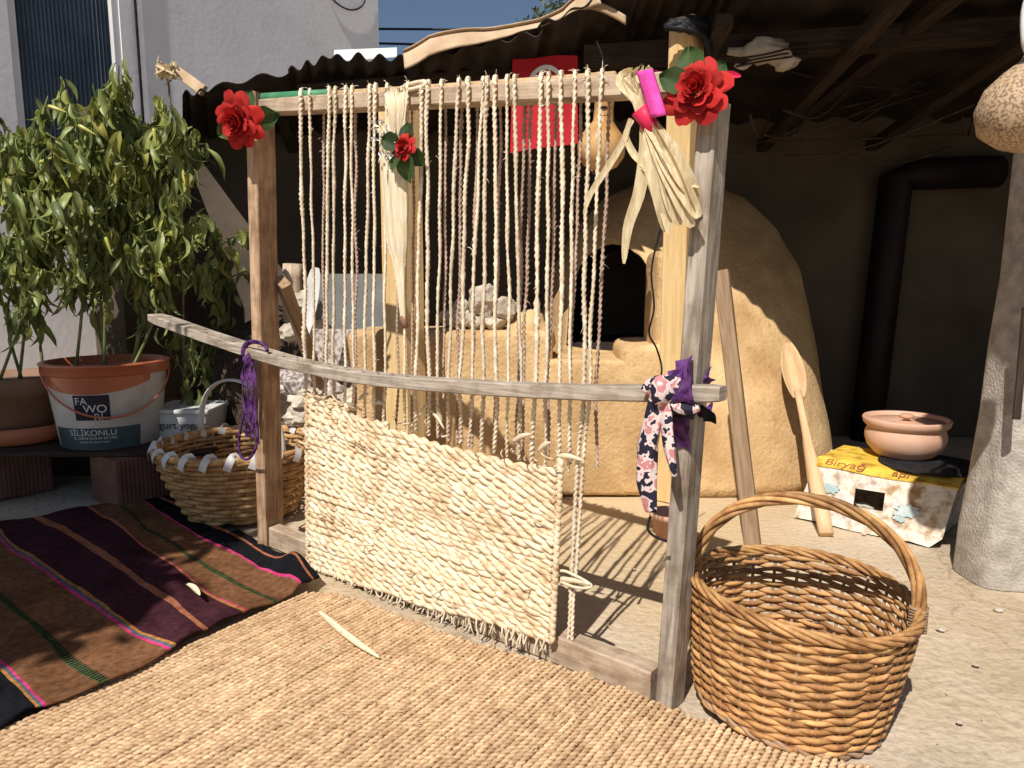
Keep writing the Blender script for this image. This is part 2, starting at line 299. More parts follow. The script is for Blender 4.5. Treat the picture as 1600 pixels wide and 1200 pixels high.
# kilim: stripes woven across, read from the uv
m_kil=mat('kilim wool',(0,0,0),(1,1,1),scale=60,rough=.95,bump=.7,bscale=420,spec=.1,dist=.003)
def kilim(m):
    n=m.node_tree.nodes;l=m.node_tree.links;b=n['Principled BSDF'];r=n[m['ramp']]
    uv=n.new('ShaderNodeUVMap'); sx=n.new('ShaderNodeSeparateXYZ'); l.new(uv.outputs[0],sx.inputs[0])
    nz=n.new('ShaderNodeTexNoise'); nz.inputs['Scale'].default_value=14; l.new(uv.outputs[0],nz.inputs[0])
    ad=n.new('ShaderNodeMath'); ad.operation='MULTIPLY_ADD'; ad.inputs[1].default_value=.012; l.new(nz.outputs[0],ad.inputs[0]); l.new(sx.outputs[1],ad.inputs[2])
    bl=(.008,.009,.012);br=(.185,.085,.040);ma=(.055,.016,.024);pk=(.60,.05,.18);sa=(.36,.13,.07);gy=(.10,.12,.16);og=(.42,.19,.05);gr=(.10,.14,.05)
    st=[(0,bl),(.03,sa),(.042,bl),(.098,pk),(.104,br),(.178,(.07,.10,.035)),(.192,br),(.256,pk),(.262,og),(.268,ma),(.375,sa),(.395,ma),(.505,og),(.512,gy),(.518,pk),(.526,br),(.648,(.07,.10,.035)),(.668,br),(.782,pk),(.79,gy),(.797,og),(.803,bl)]
    c=n.new('ShaderNodeValToRGB'); c.color_ramp.interpolation='CONSTANT'; e=c.color_ramp.elements
    e[0].position=0; e[0].color=(*bl,1); e[1].position=st[1][0]+.006; e[1].color=(*st[1][1],1)
    for p,k in st[2:]: x=e.new(p+.006); x.color=(*k,1)
    l.new(ad.outputs[0],c.inputs[0])
    # fine dashes of the patterned band and wool variation
    w=n.new('ShaderNodeTexWave'); w.inputs['Scale'].default_value=34; w.bands_direction='X'; l.new(uv.outputs[0],w.inputs[0])
    r.color_ramp.elements[0].color=(.7,.7,.7,1); r.color_ramp.elements[1].color=(1.25,1.25,1.25,1)
    mm=n.new('ShaderNodeMix'); mm.data_type='RGBA'; mm.blend_type='MULTIPLY'; mm.inputs[0].default_value=1; l.new(c.outputs[0],mm.inputs[6]); l.new(r.outputs[0],mm.inputs[7]); l.new(mm.outputs[2],b.inputs['Base Color'])
    # dashes: only where band is green
    def band(a,b_):
        g=n.new('ShaderNodeMath'); g.operation='GREATER_THAN'; g.inputs[1].default_value=a; l.new(ad.outputs[0],g.inputs[0])
        h=n.new('ShaderNodeMath'); h.operation='LESS_THAN'; h.inputs[1].default_value=b_; l.new(ad.outputs[0],h.inputs[0])
        k=n.new('ShaderNodeMath'); k.operation='MULTIPLY'; l.new(g.outputs[0],k.inputs[0]); l.new(h.outputs[0],k.inputs[1]); return k
    k1=band(.184,.198); k2=band(.654,.674); sm=n.new('ShaderNodeMath'); sm.operation='ADD'; l.new(k1.outputs[0],sm.inputs[0]); l.new(k2.outputs[0],sm.inputs[1])
    gt=n.new('ShaderNodeMath'); gt.operation='GREATER_THAN'; gt.inputs[1].default_value=.5; l.new(w.outputs['Fac'],gt.inputs[0])
    ml=n.new('ShaderNodeMath'); ml.operation='MULTIPLY'; l.new(gt.outputs[0],ml.inputs[0]); l.new(sm.outputs[0],ml.inputs[1])
    m2=n.new('ShaderNodeMix'); m2.data_type='RGBA'; l.new(ml.outputs[0],m2.inputs[0]); l.new(mm.outputs[2],m2.inputs[6]); m2.inputs[7].default_value=(.012,.013,.012,1); l.new(m2.outputs[2],b.inputs['Base Color'])
kilim(m_kil)
def stain(m,scale,dark,light=1.0,lo=.38,hi=.62,detail=6.):
    n=m.node_tree.nodes;l=m.node_tree.links;b=n['Principled BSDF'];src=b.inputs['Base Color'].links[0].from_socket
    g=n.new('ShaderNodeNewGeometry'); t=n.new('ShaderNodeTexNoise'); t.inputs['Scale'].default_value=scale; t.inputs['Detail'].default_value=detail; t.inputs['Roughness'].default_value=.65; l.new(g.outputs['Position'],t.inputs[0])
    c=n.new('ShaderNodeValToRGB'); e=c.color_ramp.elements; e[0].position=lo; e[0].color=(*dark,1); e[1].position=hi; e[1].color=(light,light,light,1); l.new(t.outputs[0],c.inputs[0])
    x=n.new('ShaderNodeMix'); x.data_type='RGBA'; x.blend_type='MULTIPLY'; x.inputs[0].default_value=1; l.new(src,x.inputs[6]); l.new(c.outputs[0],x.inputs[7]); l.new(x.outputs[2],b.inputs['Base Color'])
stain(m_mat,2.6,(.93,.90,.87),1.08); stain(m_mat,14,(.90,.88,.86),1.06)
stain(m_clay,3.0,(.80,.76,.72),1.06); stain(m_clay,26,(.82,.77,.70),1.04,.30,.42); stain(m_clay,90,(.88,.85,.80),1.05,.34,.46)
stain(m_white,.9,(.95,.94,.94),1.04); stain(m_white,5,(.93,.92,.91),1.01,.30,.5)
stain(m_kil,5,(.72,.72,.72),1.1); stain(m_pillar,5,(.78,.75,.72),1.06); stain(m_conc,1.6,(.84,.80,.74),1.05); stain(m_conc,9,(.90,.88,.85),1.03,.3,.5)
stain(m_weft,9,(.80,.70,.60),1.04,.34,.52); stain(m_wick,30,(.62,.54,.46),1.08,.34,.54); stain(m_reed,30,(.66,.6,.52),1.06,.34,.54)
stain(m_tin,22,(.55,.40,.27),1.02,.34,.52,9.); stain(m_tiny,20,(.60,.50,.42),1.03,.38,.54,9.); stain(m_bwhite,9,(.80,.76,.70),1.0,.34,.55)
for m_ in (m_wpost,m_wgrey,m_wbase,m_wgreyh): stain(m_,11,(.62,.57,.52),1.05,.34,.56,9.)
def claydust(m):
    n=m.node_tree.nodes;l=m.node_tree.links;b=n['Principled BSDF'];src=b.inputs['Base Color'].links[0].from_socket
    g=n.new('ShaderNodeNewGeometry'); vs=n.new('ShaderNodeVectorMath'); vs.operation='DISTANCE'; vs.inputs[1].default_value=(.30,2.85,0); l.new(g.outputs['Position'],vs.inputs[0])
    t=n.new('ShaderNodeTexNoise'); t.inputs['Scale'].default_value=4; t.inputs['Detail'].default_value=6; l.new(g.outputs['Position'],t.inputs[0])
    ma=n.new('ShaderNodeMath'); ma.operation='MULTIPLY_ADD'; ma.inputs[1].default_value=.9; l.new(t.outputs[0],ma.inputs[0]); l.new(vs.outputs['Value'],ma.inputs[2])
    mr=n.new('ShaderNodeMapRange'); mr.inputs['From Min'].default_value=.95; mr.inputs['From Max'].default_value=1.75; mr.inputs['To Min'].default_value=.85; mr.inputs['To Max'].default_value=0.; l.new(ma.outputs[0],mr.inputs[0])
    x=n.new('ShaderNodeMix'); x.data_type='RGBA'; l.new(mr.outputs[0],x.inputs[0]); l.new(src,x.inputs[6]); x.inputs[7].default_value=(.58,.43,.25,1); l.new(x.outputs[2],b.inputs['Base Color'])
claydust(m_conc)
# ================================================================ SETTING
def gfn(u,v):
    x=-30+60*u; y=-20+80*v; return V((x,y,0))
def ground_xy(a,b,n,lo,hi): # denser near the camera
    return [lo+(hi-lo)*i/n for i in range(n+1)]
def ground():
    xs=[-40,-15,-6]+[-4+.12*i for i in range(67)]+[6,15,40]; ys=[-20,-6,-1]+[.6+.12*i for i in range(40)]+[7,12,30,90]
    v=[];f=[]
    for y in ys:
        for x in xs: v.append(V((x,y,.006*noise.noise(V((x*1.1,y*1.1,0)))+.0025*noise.noise(V((x*4,y*4,3)))-.006)))
    n=len(xs)
    for j in range(len(ys)-1):
        for i in range(n-1): f.append((j*n+i,j*n+i+1,(j+1)*n+i+1,(j+1)*n+i))
    return v,f
Obj('ground',ground(),m_conc,kind='structure')
# white house on the left, its wall angled so the sun grazes and brightens it
WP=V((-1.37,8,0)); WN=V((.868,-.496,0)).normalized(); WT=V((-WN.y,WN.x,0)) # WT runs away from the camera
if WT.y<0: WT=-WT
house=thing('white_house',(-2.6,4,0),'white rendered house wall with a dark curtained window behind the pepper plants','house')
def wl(s,z,o=0.): return WP+WT*s+WN*o+V((0,0,z))
def wcoord(px,py): q=PL(px,py,WP,WN)-WP; return q.dot(WT),q.z
a0=wcoord(14,40)[0]; a1=wcoord(188,40)[0]; zt=4.6; zb=1.2
segs=[(-5.6,a0,0,7),(a1,0,0,7),(a0,a1,0,zb),(a0,a1,zt,7)]
hv=[]
for s0,s1,z0,z1 in segs:
    b=box(0,1,0,1,0,1); hv.append(([wl(s0+(s1-s0)*p.x,z0+(z1-z0)*p.z,-.25*p.y) for p in b[0]],b[1]))
Obj('wall',join(*hv),m_white,house,smooth=False)
b=box(0,1,0,1,0,1)
Obj('end_wall',([wl(-.25+.25*p.x+(-.0),7*p.z,-.26-5*p.y) for p in b[0]],b[1]),m_white,house,smooth=False)
win=Obj('window',join(*[([wl(s0+(s1-s0)*p.x,z0+(z1-z0)*p.z,-.05+.04*p.y) for p in b[0]],b[1]) for s0,s1,z0,z1 in ((a0+.002,a0+.05,zb+.002,zt-.002),(a1-.05,a1-.002,zb+.002,zt-.002),(a0+.05,a1-.05,zb+.002,zb+.05),(a0+.05,a1-.05,zt-.05,zt-.002))]),m_frame,house,smooth=False)
Obj('curtain',grid(lambda u,v: wl(a0+.03+(a1-a0-.06)*u,zb+.03+(zt-zb-.06)*v,-.075+.012*math.sin(u*150)+.012*math.sin(u*9+v)),480,2),m_curt,win)
sc=wcoord(213,60)[0]; Obj('downpipe',tube([wl(sc,.0,.015),wl(sc,7,.015)],.010,8),m_black,house)
cab=[wl(*wcoord(q[0],q[1]),.02) for q in ((500,-30),(520,2),(545,16),(565,8),(572,-20))]; Obj('cable',tube(spline(cab,20),.008,6),m_black,house)
# overhead lines and a tree beyond
for y0,y1 in ((45,45),(67,73)):
    o=Obj('overhead_cable',tube([P(560,y0,9),P(720,y0+ (y1-y0)*.5+1,9),P(1100,y1,9)],.014,6),m_black,label='thin dark overhead cable against the blue sky',cat='cable',group='cables across the sky')
def leafquad(c,d,l,w,n):
    s=d.cross(n).normalized()*w; return [c,c+d*l*.5+s,c+d*l,c+d*l*.5-s],[(0,1,2,3)]
def rv(): 
    while 1:
        q=V((random.uniform(-1,1),random.uniform(-1,1),random.uniform(-1,1)))
        if .05<q.length<1: return q
def leafmass(clumps,n,l,w,mul=1):
    out=[]
    for c,r in clumps:
        for i in range(n):
            q=rv(); q=V((q.x*r[0],q.y*r[1],q.z*r[2]))+V(c); d=rv().normalized(); out.append(leafquad(q,d,l*random.uniform(.6,1.3),w,rv().normalized()))
    return join(*out)
tb=P(935,20,9); t=thing('olive_tree',(tb.x,9,0),'grey green tree top showing above the lean-to roof','tree')
Obj('trunk',tube(spline([(tb.x,9,0),(tb.x+.1,9,1.8),(tb.x-.05,9,3.2),(tb.x,9,4.2)],14),[.14-.006*i for i in range(14)],8),m_twig,t)
cl=[((tb.x+random.uniform(-.65,.65),9+random.uniform(-.6,.6),3.75+random.uniform(-.45,.62)),(.36,.36,.3)) for i in range(16)]
Obj('crown',leafmass(cl,260,.09,.014),m_olive,t,smooth=False)
# leafy tree left of the frame whose shade falls over rug and pots
tr=thing('shade_tree',(-3.4,.3,0),'leafy tree beside the yard shading the rug and pots','tree')
Obj('trunk',tube(spline([(-3.4,.3,0),(-3.3,.32,.9),(-3.0,.38,1.7),(-2.76,.42,2.5)],14),[.09-.004*i for i in range(14)],8),m_twig,tr)
cl=[]
for i in range(120):
    a=random.uniform(0,2*PI); r=math.sqrt(random.random()); cl.append(((-2.76+.82*r*math.cos(a),.42+1.02*r*math.sin(a),2.6+random.uniform(-.2,.2)),(.24,.24,.14)))
Obj('crown',leafmass(cl,130,.12,.034),m_leaf,tr,smooth=False)
# ================================================================ LEAN-TO SHED
EDGE=[P(285,150,3.65),P(330,138,3.58),P(450,112,3.45),P(520,90,3.36),P(640,92,3.27),P(840,52,3.0),V((.46,2.84,1.96)),V((.66,2.50,1.97)),V((.80,2.27,1.98)),V((1.6,1.95,2.0)),V((2.5,1.7,2.0))]
shed=thing('lean_to_shed',(0,4,0),'dark lean-to with a rusty corrugated roof behind the loom','shed')
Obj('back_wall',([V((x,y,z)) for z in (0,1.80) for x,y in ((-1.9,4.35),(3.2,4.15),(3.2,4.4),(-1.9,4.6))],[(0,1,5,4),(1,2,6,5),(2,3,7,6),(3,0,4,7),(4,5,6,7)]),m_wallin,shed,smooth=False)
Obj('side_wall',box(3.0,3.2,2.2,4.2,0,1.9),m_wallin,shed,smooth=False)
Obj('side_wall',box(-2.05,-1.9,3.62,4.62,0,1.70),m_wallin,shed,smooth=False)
def edge(u):
    t=u*(len(EDGE)-1); k=min(int(t),len(EDGE)-2); return EDGE[k].lerp(EDGE[k+1],t-k)
BK=lambda x: V((x,4.75,1.66))
def sheet(u0,u1,dz,nw,amp,sd):
    def f(u,v):
        e=edge(u0+(u1-u0)*u); bk=BK(max(-2.1,min(3.3,e.x*1.25-.1))); q=e.lerp(bk,v)
        return q+V((0,0,dz+amp*math.sin(u*nw*2*PI)+.012*noise.noise(V((u*5+sd,v*3,sd)))))
    return slab(f,max(12,int(nw*8)),6,(0,0,.004))
N=len(EDGE)-1
shade_outline=[(1.26,2.3),(1.24,1.66),(.99,1.58),(.96,1.02),(2.7,.8),(2.7,2.25)]
Obj('corrugated_sheet',([V((x,y,2.03+dz)) for dz in (0,.006) for x,y in shade_outline],[tuple(range(6))[::-1],tuple(range(6,12))]+[(i,(i+1)%6,(i+1)%6+6,i+6) for i in range(6)]),m_corr,shed,smooth=False)  # out-of-view sheet, added and outlined to throw shade on the upper pillar
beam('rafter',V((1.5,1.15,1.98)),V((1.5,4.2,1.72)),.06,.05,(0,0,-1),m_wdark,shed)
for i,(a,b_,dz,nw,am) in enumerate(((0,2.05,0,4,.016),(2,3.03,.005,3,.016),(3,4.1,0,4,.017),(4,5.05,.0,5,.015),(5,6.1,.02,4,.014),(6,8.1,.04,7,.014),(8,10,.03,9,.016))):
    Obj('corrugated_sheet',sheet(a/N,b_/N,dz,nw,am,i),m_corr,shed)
# felt turned over the edge, white sheet lying on the roof
top=[(630,84),(672,60),(735,50),(800,45),(842,35),(880,18),(905,-6),(930,-14)]; bot=[(632,108),(672,86),(735,69),(800,55),(842,42),(880,27),(905,14),(940,8)]
def felt(u,v):
    t=u*7; k=min(int(t),6); t-=k; a=[top[k][j]+(top[k+1][j]-top[k][j])*t for j in(0,1)]; c=[bot[k][j]+(bot[k+1][j]-bot[k][j])*t for j in(0,1)]
    Y=3.2-.28*u; q=P(c[0],c[1],Y-.03).lerp(P(a[0],a[1],Y),v); return q+V((0,.012*math.sin(u*23)*1,.0+.006*noise.noise(V((u*9,v*3,1)))))
Obj('felt_flap',slab(felt,42,5,(0,.02,.004)),m_felt,shed)
Obj('roofing_felt',slab(lambda u,v: felt(u,1).lerp(BK(felt(u,1).x),v*.8)+V((0,0,.012+.05*math.sin(v*3))),30,5,(0,0,.005)),m_felt,shed)
Obj('felt_flap',slab(lambda u,v: P(900+78*u,(4 if u<.3 else 4+30*(u-.3))+14*v-6*math.sin(u*3),2.98-.08*u),16,3,(0,.015,.002)),m_felt,shed)
Obj('roof_panel',slab(lambda u,v: P(522+98*u,97-8*u,3.45).lerp(P(522+98*u,80-4*u,3.95),v),6,2,(0,0,.006)),m_wsheet,shed,smooth=False)
beam('fascia_board',P(277,112,3.75),P(318,142,3.62),.05,.02,(0,-1,0),m_felt,shed)
FD=V((-.63,-.777,0))
pl=P(627,300,2.82); beam('post',(pl.x+.0,2.82,0),(pl.x+.0,2.82,1.555),.125,.10,FD,m_wyel,shed)
pr=P(1062,400,2.93); beam('post',(pr.x,2.93,0),(pr.x,2.93,1.86),.10,.10,FD,m_wyel,shed)
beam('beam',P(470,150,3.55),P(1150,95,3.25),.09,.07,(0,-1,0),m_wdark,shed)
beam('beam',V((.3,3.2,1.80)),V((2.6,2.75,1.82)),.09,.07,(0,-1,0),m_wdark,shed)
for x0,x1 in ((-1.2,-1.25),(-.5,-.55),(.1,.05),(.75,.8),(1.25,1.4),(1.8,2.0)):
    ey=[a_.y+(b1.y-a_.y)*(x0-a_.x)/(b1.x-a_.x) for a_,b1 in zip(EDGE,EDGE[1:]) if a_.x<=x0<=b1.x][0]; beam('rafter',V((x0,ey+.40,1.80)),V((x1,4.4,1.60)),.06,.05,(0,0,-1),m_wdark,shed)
# twigs and wires tangled under the roof
tw=[]
for i in range(34):
    a=P(random.uniform(1120,1560),random.uniform(40,230),random.uniform(3.15,3.7)); b_=P(random.uniform(1120,1560),random.uniform(60,250),random.uniform(3.15,3.7)); c_=(a+b_)/2+V((0,0,-random.uniform(.0,.12)))
    tw.append((a,c_,b_))
for a,c_,b_ in tw[:13]:
    Obj('dry_twig',tube(spline([a,c_,b_],9),[random.uniform(.003,.008)*(1-.06*k) for k in range(9)],5),m_twig,shed)
Obj('stove_pipe',tube([P(1352,690,4.1),P(1372,520,4.1),P(1400,280,4.1),P(1430,272,4.1),P(1560,268,4.1)],.085,14),m_pipe,shed)
# ================================================================ CLAY OVEN
oc=V((.86,4.05))
def prof(z):
    K=[(0,.76,1.09),(.15,.74,1.05),(.35,.71,.96),(.55,.69,.85),(.75,.67,.72),(.95,.63,.58),(1.15,.52,.45),(1.32,.36,.31),(1.40,.2,.18),(1.44,.01,.01)]
    for a,b_ in zip(K,K[1:]):
        if z<=b_[0]: t=(z-a[0])/(b_[0]-a[0]); t2=t; return a[1]+(b_[1]-a[1])*t2,a[2]+(b_[2]-a[2])*t2
    return .02,.02
def ovenmesh():
    v=[];f=[];nz=34;na=96
    for j in range(nz+1):
        z=1.44*(j/nz); rx,ry=prof(z)
        for k in range(na):
            a=2*PI*k/na; c,s=math.cos(a),math.sin(a); n=2.5
            r=1/((abs(c)**n+abs(s)**n)**(1/n)); p=V((oc.x+rx*r*c,oc.y+ry*r*s,z))
            d=V((c,s,0)); q=p*1.6; p+=d*(.04*noise.noise(q)+.010*noise.noise(p*5)+.002*noise.noise(p*17)); v.append(p)
    for j in range(nz):
        for k in range(na):
            l=(k+1)%na; f.append((j*na+k,j*na+l,(j+1)*na+l,(j+1)*na+k))
    f.append(tuple(range(na))[::-1]); f.append(tuple(nz*na+k for k in range(na))); return v,f
oven=thing('clay_oven',(oc.x,oc.y-1,0),'domed mud oven with a black arched mouth under the lean-to','oven')
dome=Obj('dome',ovenmesh(),[m_clay,m_soot],oven)
xa=P(955,500,3.02).x; zs=P(955,560,3.0).z; ztp=P(955,372,3.1).z; hw=.215
arch=[(-hw,zs),(hw,zs)]+[(hw*1.0*math.cos(a)*(1),zs+.2+(ztp-zs-.2)*math.sin(a)) for a in [PI*i/14 for i in range(15)]]
cv=[V((xa+x+(y-3.2)*.2+.02*noise.noise(V((x*9,z*9,i))),y,z)) for i,y in enumerate((2.6,4.3)) for x,z in arch]; na=len(arch)
cf=[tuple(range(na)),tuple(range(na,2*na))[::-1]]+[(i,i+na,(i+1)%na+na,(i+1)%na) for i in range(na)]
cut=Obj('cutter',(cv,cf),[m_soot],smooth=False)
bm=bmesh.new(); bm.from_mesh(cut.data); bmesh.ops.recalc_face_normals(bm,faces=bm.faces); bm.to_mesh(cut.data); bm.free()
md=dome.modifiers.new('b','BOOLEAN'); md.object=cut; md.operation='DIFFERENCE'; md.solver='EXACT'
try: md.material_mode='TRANSFER'
except Exception: pass
bpy.context.view_layer.update()
me=bpy.data.meshes.new_from_object(dome.evaluated_get(bpy.context.evaluated_depsgraph_get()))
dome.modifiers.clear(); dome.data=me; bpy.data.objects.remove(cut)
def lump(x0,x1,y0,y1,z0,z1,w=.03,j=.02): return bevel(box(x0,x1,y0,y1,z0,z1),w*1.3,4,4,j*.9,4.)
x0=P(640,560,2.96).x; x1=P(866,560,2.96).x; x2=P(972,560,2.96).x; x3=P(1048,560,2.96).x
Obj('ledge',lump(x0-.25,x1,2.96,3.35,0,P(750,516,2.98).z),m_clay,oven)
Obj('sill',lump(x1-.05,x2+.05,2.965,3.3,0,P(920,562,2.99).z,.015,.012),m_clay,oven)
Obj('shoulder',lump(x2,x3+.05,2.955,3.3,0,P(1010,538,2.96).z,.03,.02),m_clay,oven)
Obj('jamb',lump(P(1024,450,3.0).x,x3+.06,2.99,3.25,.4,P(1030,392,3.0).z,.03,.02),m_clay,oven)
Obj('mound',off(rock(.1,3,(1,.8,1.0)),P(826,525,3.1)),m_clay,oven)
for px,py,r,sq in ((712,497,.055,(1.3,1,.8)),(745,503,.05,(1.1,1,.75)),(755,470,.062,(1,1,1.15)),(788,484,.058,(1.0,1,.9)),(722,478,.034,(1,1,1)),(772,503,.045,(1.3,1,.7))):
    Obj('stone',rock(r,px*.013,sq,3,.34),m_stone,M=Matrix.Translation(P(px,py,3.1)),smooth=False,label='pale rough stone piled on the mud oven ledge',cat='stone',group='stones on the oven ledge')
# ================================================================ LOOM
LB=G(423,848); RB=G(1045,1098); LD=(RB-LB).normalized(); LN=V((LD.y,-LD.x,0)); 
if LN.y>0: LN=-LN
def L(px,py,o=0.): return PL(px,py,LB+LN*o,LN)
loom=thing('weaving_loom',(LB+RB)/2,'upright wooden loom with maize husk ropes and a half woven cream panel','loom')
lt=L(408,185); beam('post',V((LB.x,LB.y,.0)),V((lt.x,lt.y,L(400,150).z)),.036,.105,Matrix.Rotation(R(24),3,'Z')@LN,m_wpost,loom)
rb=L(1046,1095); rt=L(1117,160); beam('post',V((rb.x,rb.y,0)),rt,.038,.064,LN,m_wgrey,loom)
lb2=LB+LD*.03; rb2=RB-LD*.03
beam('bottom_beam',V((lb2.x,lb2.y,.035))+LN*.003,V((rb2.x,rb2.y,.035))+LN*.003,.07,.05,LN,m_wbase,loom)
bl=L(405,169,.0); br=L(1052,133,0.)
mid=L(690,170,0)
tb_=beam('top_beam',bl,br,.042,.055,LN,m_wbase,loom,seg=18)
rp=[L(408,155,-.0),L(520,150,0),L(640,147,.0)]; Obj('green_rod',tube([L(408,154,.005),L(518,148,.005)],.016,10),m_green,loom)
Obj('bamboo_rod',tube([L(500,150,.004),L(640,142,.004),L(800,132,.004),L(960,121,.004)],.0125,10),m_bamboo,loom)
bs=L(441,440,-.05); be=L(500,600,-.35); beam('brace',bs,be,.06,.035,LN,m_wbrown,loom)
# curved bar px -> points
BAR=[(243,496),(330,527),(400,550),(470,570),(560,588),(640,597),(720,603),(800,608),(900,612),(1000,614),(1130,615)]
def barpt(px,o=.05):
    for a,b_ in zip(BAR,BAR[1:]):
        if px<=b_[0]: return L(px,a[1]+(b_[1]-a[1])*(px-a[0])/(b_[0]-a[0]),o)
    return L(px,615,o)
def rope(name,pts,r,m,n=None,tw=300.,parent=loom,fuzz=True):
    ln=sum((pts[i+1]-pts[i]).length for i in range(len(pts)-1)); n=int(ln*430); p=spline(pts,max(n,8)); s=random.random()*99
    p=[q+V((noise.noise(V((q.z*7,s,0))),noise.noise(V((q.z*9,s,5))),0))*.0055 for q in p]
    rr=[r*(1+.30*noise.noise(V((q.z*16,s,9)))+.2*noise.noise(V((q.z*60,s,3)))+(.55 if noise.noise(V((q.z*9,s,30)))>.62 else 0)) for q in p]
    vf=tube(p,rr,8,lobes=2,amp=.34,twist=235)
    if fuzz:
        fz=[]
        for k in range(int(ln*16)):
            q=random.choice(p); d=rv().normalized()*random.uniform(.006,.022); fz.append(tube([q,q+d*.6+V((0,0,.003)),q+d],[.0012,.0009,.0004],3))
        vf=join(vf,*fz)
    return Obj(name,vf,m,parent)
TOPX=[471,484,514,523,539,549,577,586,604,637,660,667,689,715,732,752,759,772,792,804,846,857,877,897,919,939]
BOTX=[477,492,509,521,539,552,570,584,601,632,650,669,685,700,720,736,755,775,795,814,835,854,876,890,911,921]
def beamtop(px): return 150+(118-150)*(px-470)/(950-470)
for i,(a,b_) in enumerate(zip(TOPX,BOTX)):
    ty=beamtop(a); o0=.045
    low=barpt(b_,.035); rest=[]
    if i<24:
        yy=612+(715-612)*(b_-485)/(870-485)+18; xx=b_+(-3 if i>14 else 0); rest=[L(xx,max(yy,low and 0 or yy),.012)]
        rest=[L((b_+xx)/2,(yy+590)/2+6 if yy>640 else yy-6,.022),L(xx,yy,.006)]
    else: rest=[L(b_-8,700,.02),L(b_-16-3*(i-24),860,.012),L(b_-24-4*(i-24),1000,.02)]
    pts=[L(a+3,ty+14,-.034),L(a+2,ty-5,-.022),L(a+1,ty-9,.005),L(a,ty+2,.032),L(a,ty+22,.036),L(a+(b_-a)*.5,(ty+580)/2,.036),low]+rest
    rope('warp_rope',pts,random.uniform(.0036,.0050),m_warp)
for i,a in enumerate([505,556,621,645,697,721,745,782,820,830,871,908,952]):
    b_=a-(0 if a<640 else (a-640)*.06); ty=beamtop(a)+30
    rope('warp_rope',[L(a,ty,-.034),L((a+b_)/2,400,-.04),L(b_,560,-.03),L(b_-2,660+(a-505)*.16,-.012)],random.uniform(.0030,.0042),m_warp2)
# woven panel: twined rows
def lerp2(a,b_,t): return a+(b_-a)*t
NR=31
def rowend(v):
    o=.016+.026*v; l=L(lerp2(484,486,v),lerp2(612,888,v),o); r=L(lerp2(874,860,v),lerp2(718,1000,v),o); return l,r
for i in range(NR):
    v=(i+.5)/NR; l,r=rowend(v); n=150; path=[]
    wob=.011
    for k in range(n+1):
        u=k/n; q=l.lerp(r,u); s=.010*math.sin(u*PI*1.0)*(1-2*v)*-1
        q+=V((0,0,wob*noise.noise(V((u*5,i*.35,0)))+ (-.012*math.sin(PI*u)*(1-v)) )) + LN*(.006*noise.noise(V((u*4,i*.5,7)))+.010*math.sin(PI*u))
        if i==0 and u<.0: q=q
        path.append(q)
    if i==0: path=path[:34]
    elif i==1: path=path[:60]
    sp=(l-r).length/random.uniform(9.6,12.2)
    Obj('weft_row',strands(path,.0076,.0052,2,sp,7,ph=random.uniform(0,.9)+i*1.3,up=V((0,0,1)),jit=.0022),m_weft,loom)
# selvedge loops and fringe, loose husk ends
for k in range(28):
    v=(k+.5)/28; l,r=rowend(v)
    for e,sg in ((l,-1),(r,1)):
        pth=[e+V((0,0,-.010))+LN*.008,e+LD*sg*.009+LN*.006+V((0,0,-.005)),e+LD*sg*.009+LN*.006+V((0,0,.005)),e+V((0,0,.010))+LN*.006]
        Obj('selvedge_loop',tube(spline(pth,8),[.004,.0062,.0072,.0076,.0076,.0072,.0062,.004],6),m_weft,loom)
fr=[]
for k in range(190):
    u=random.random(); l,r=rowend(1.0); q=l.lerp(r,u)+LN*random.uniform(-.004,.012); d=V((random.uniform(-.02,.02),random.uniform(-.015,.01),-random.uniform(.012,.048)))
    if q.z+d.z<.008: d.z=.008-q.z
    fr.append(tube(spline([q+V((0,0,.012)),q+d*.5+rv()*.006,q+d+rv()*.006],6),[.0032,.003,.0028,.0024,.002,.0012],5))
Obj('fringe',join(*fr),m_warp,loom,kind='stuff')
for k in range(46):
    u=random.random();v=random.random()**1.5 if k>14 else 0.02; l,r=rowend(v); q=l.lerp(r,u)+LN*.016; d=(LD*random.uniform(-1,1)+V((0,0,random.uniform(-.6,1)))+LN*.5).normalized()*random.uniform(.015,.045)
    Obj('husk_end',tube(spline([q-LN*.008,q+d*.5+LN*.004,q+d],6),[.003,.0034,.003,.0026,.002,.0012],5,flat=.5),m_weft,loom)
for px,py,dx,dy in ((655,650,14,-18),(672,640,22,30),(690,660,-8,-26),(560,625,16,-10),(585,630,18,2),(800,690,30,-12),(840,705,20,-14),(868,712,44,8),(862,905,60,8)):
    a=L(px,py,.02); b_=L(px+dx,py+dy,.035); Obj('husk_end',tube(spline([a,(a+b_)/2+V((0,0,.004)),b_],8),[.002,.004,.006,.0065,.006,.005,.0035,.0015],6,flat=.5),m_huskp,loom)
lo=spline([L(866,895,.02),L(885,893,.03),L(925,915,.03),L(900,918,.03),L(868,905,.02)],20); Obj('husk_loop',tube(lo,.0035,6),m_huskp,loom)
kn=spline([L(620,142,.0),L(640,132,.02),L(664,128,.03),L(660,136,.035),L(635,141,.03),L(610,143,.01)],20); Obj('husk_loop',tube(kn,.006,6),m_warp,loom)
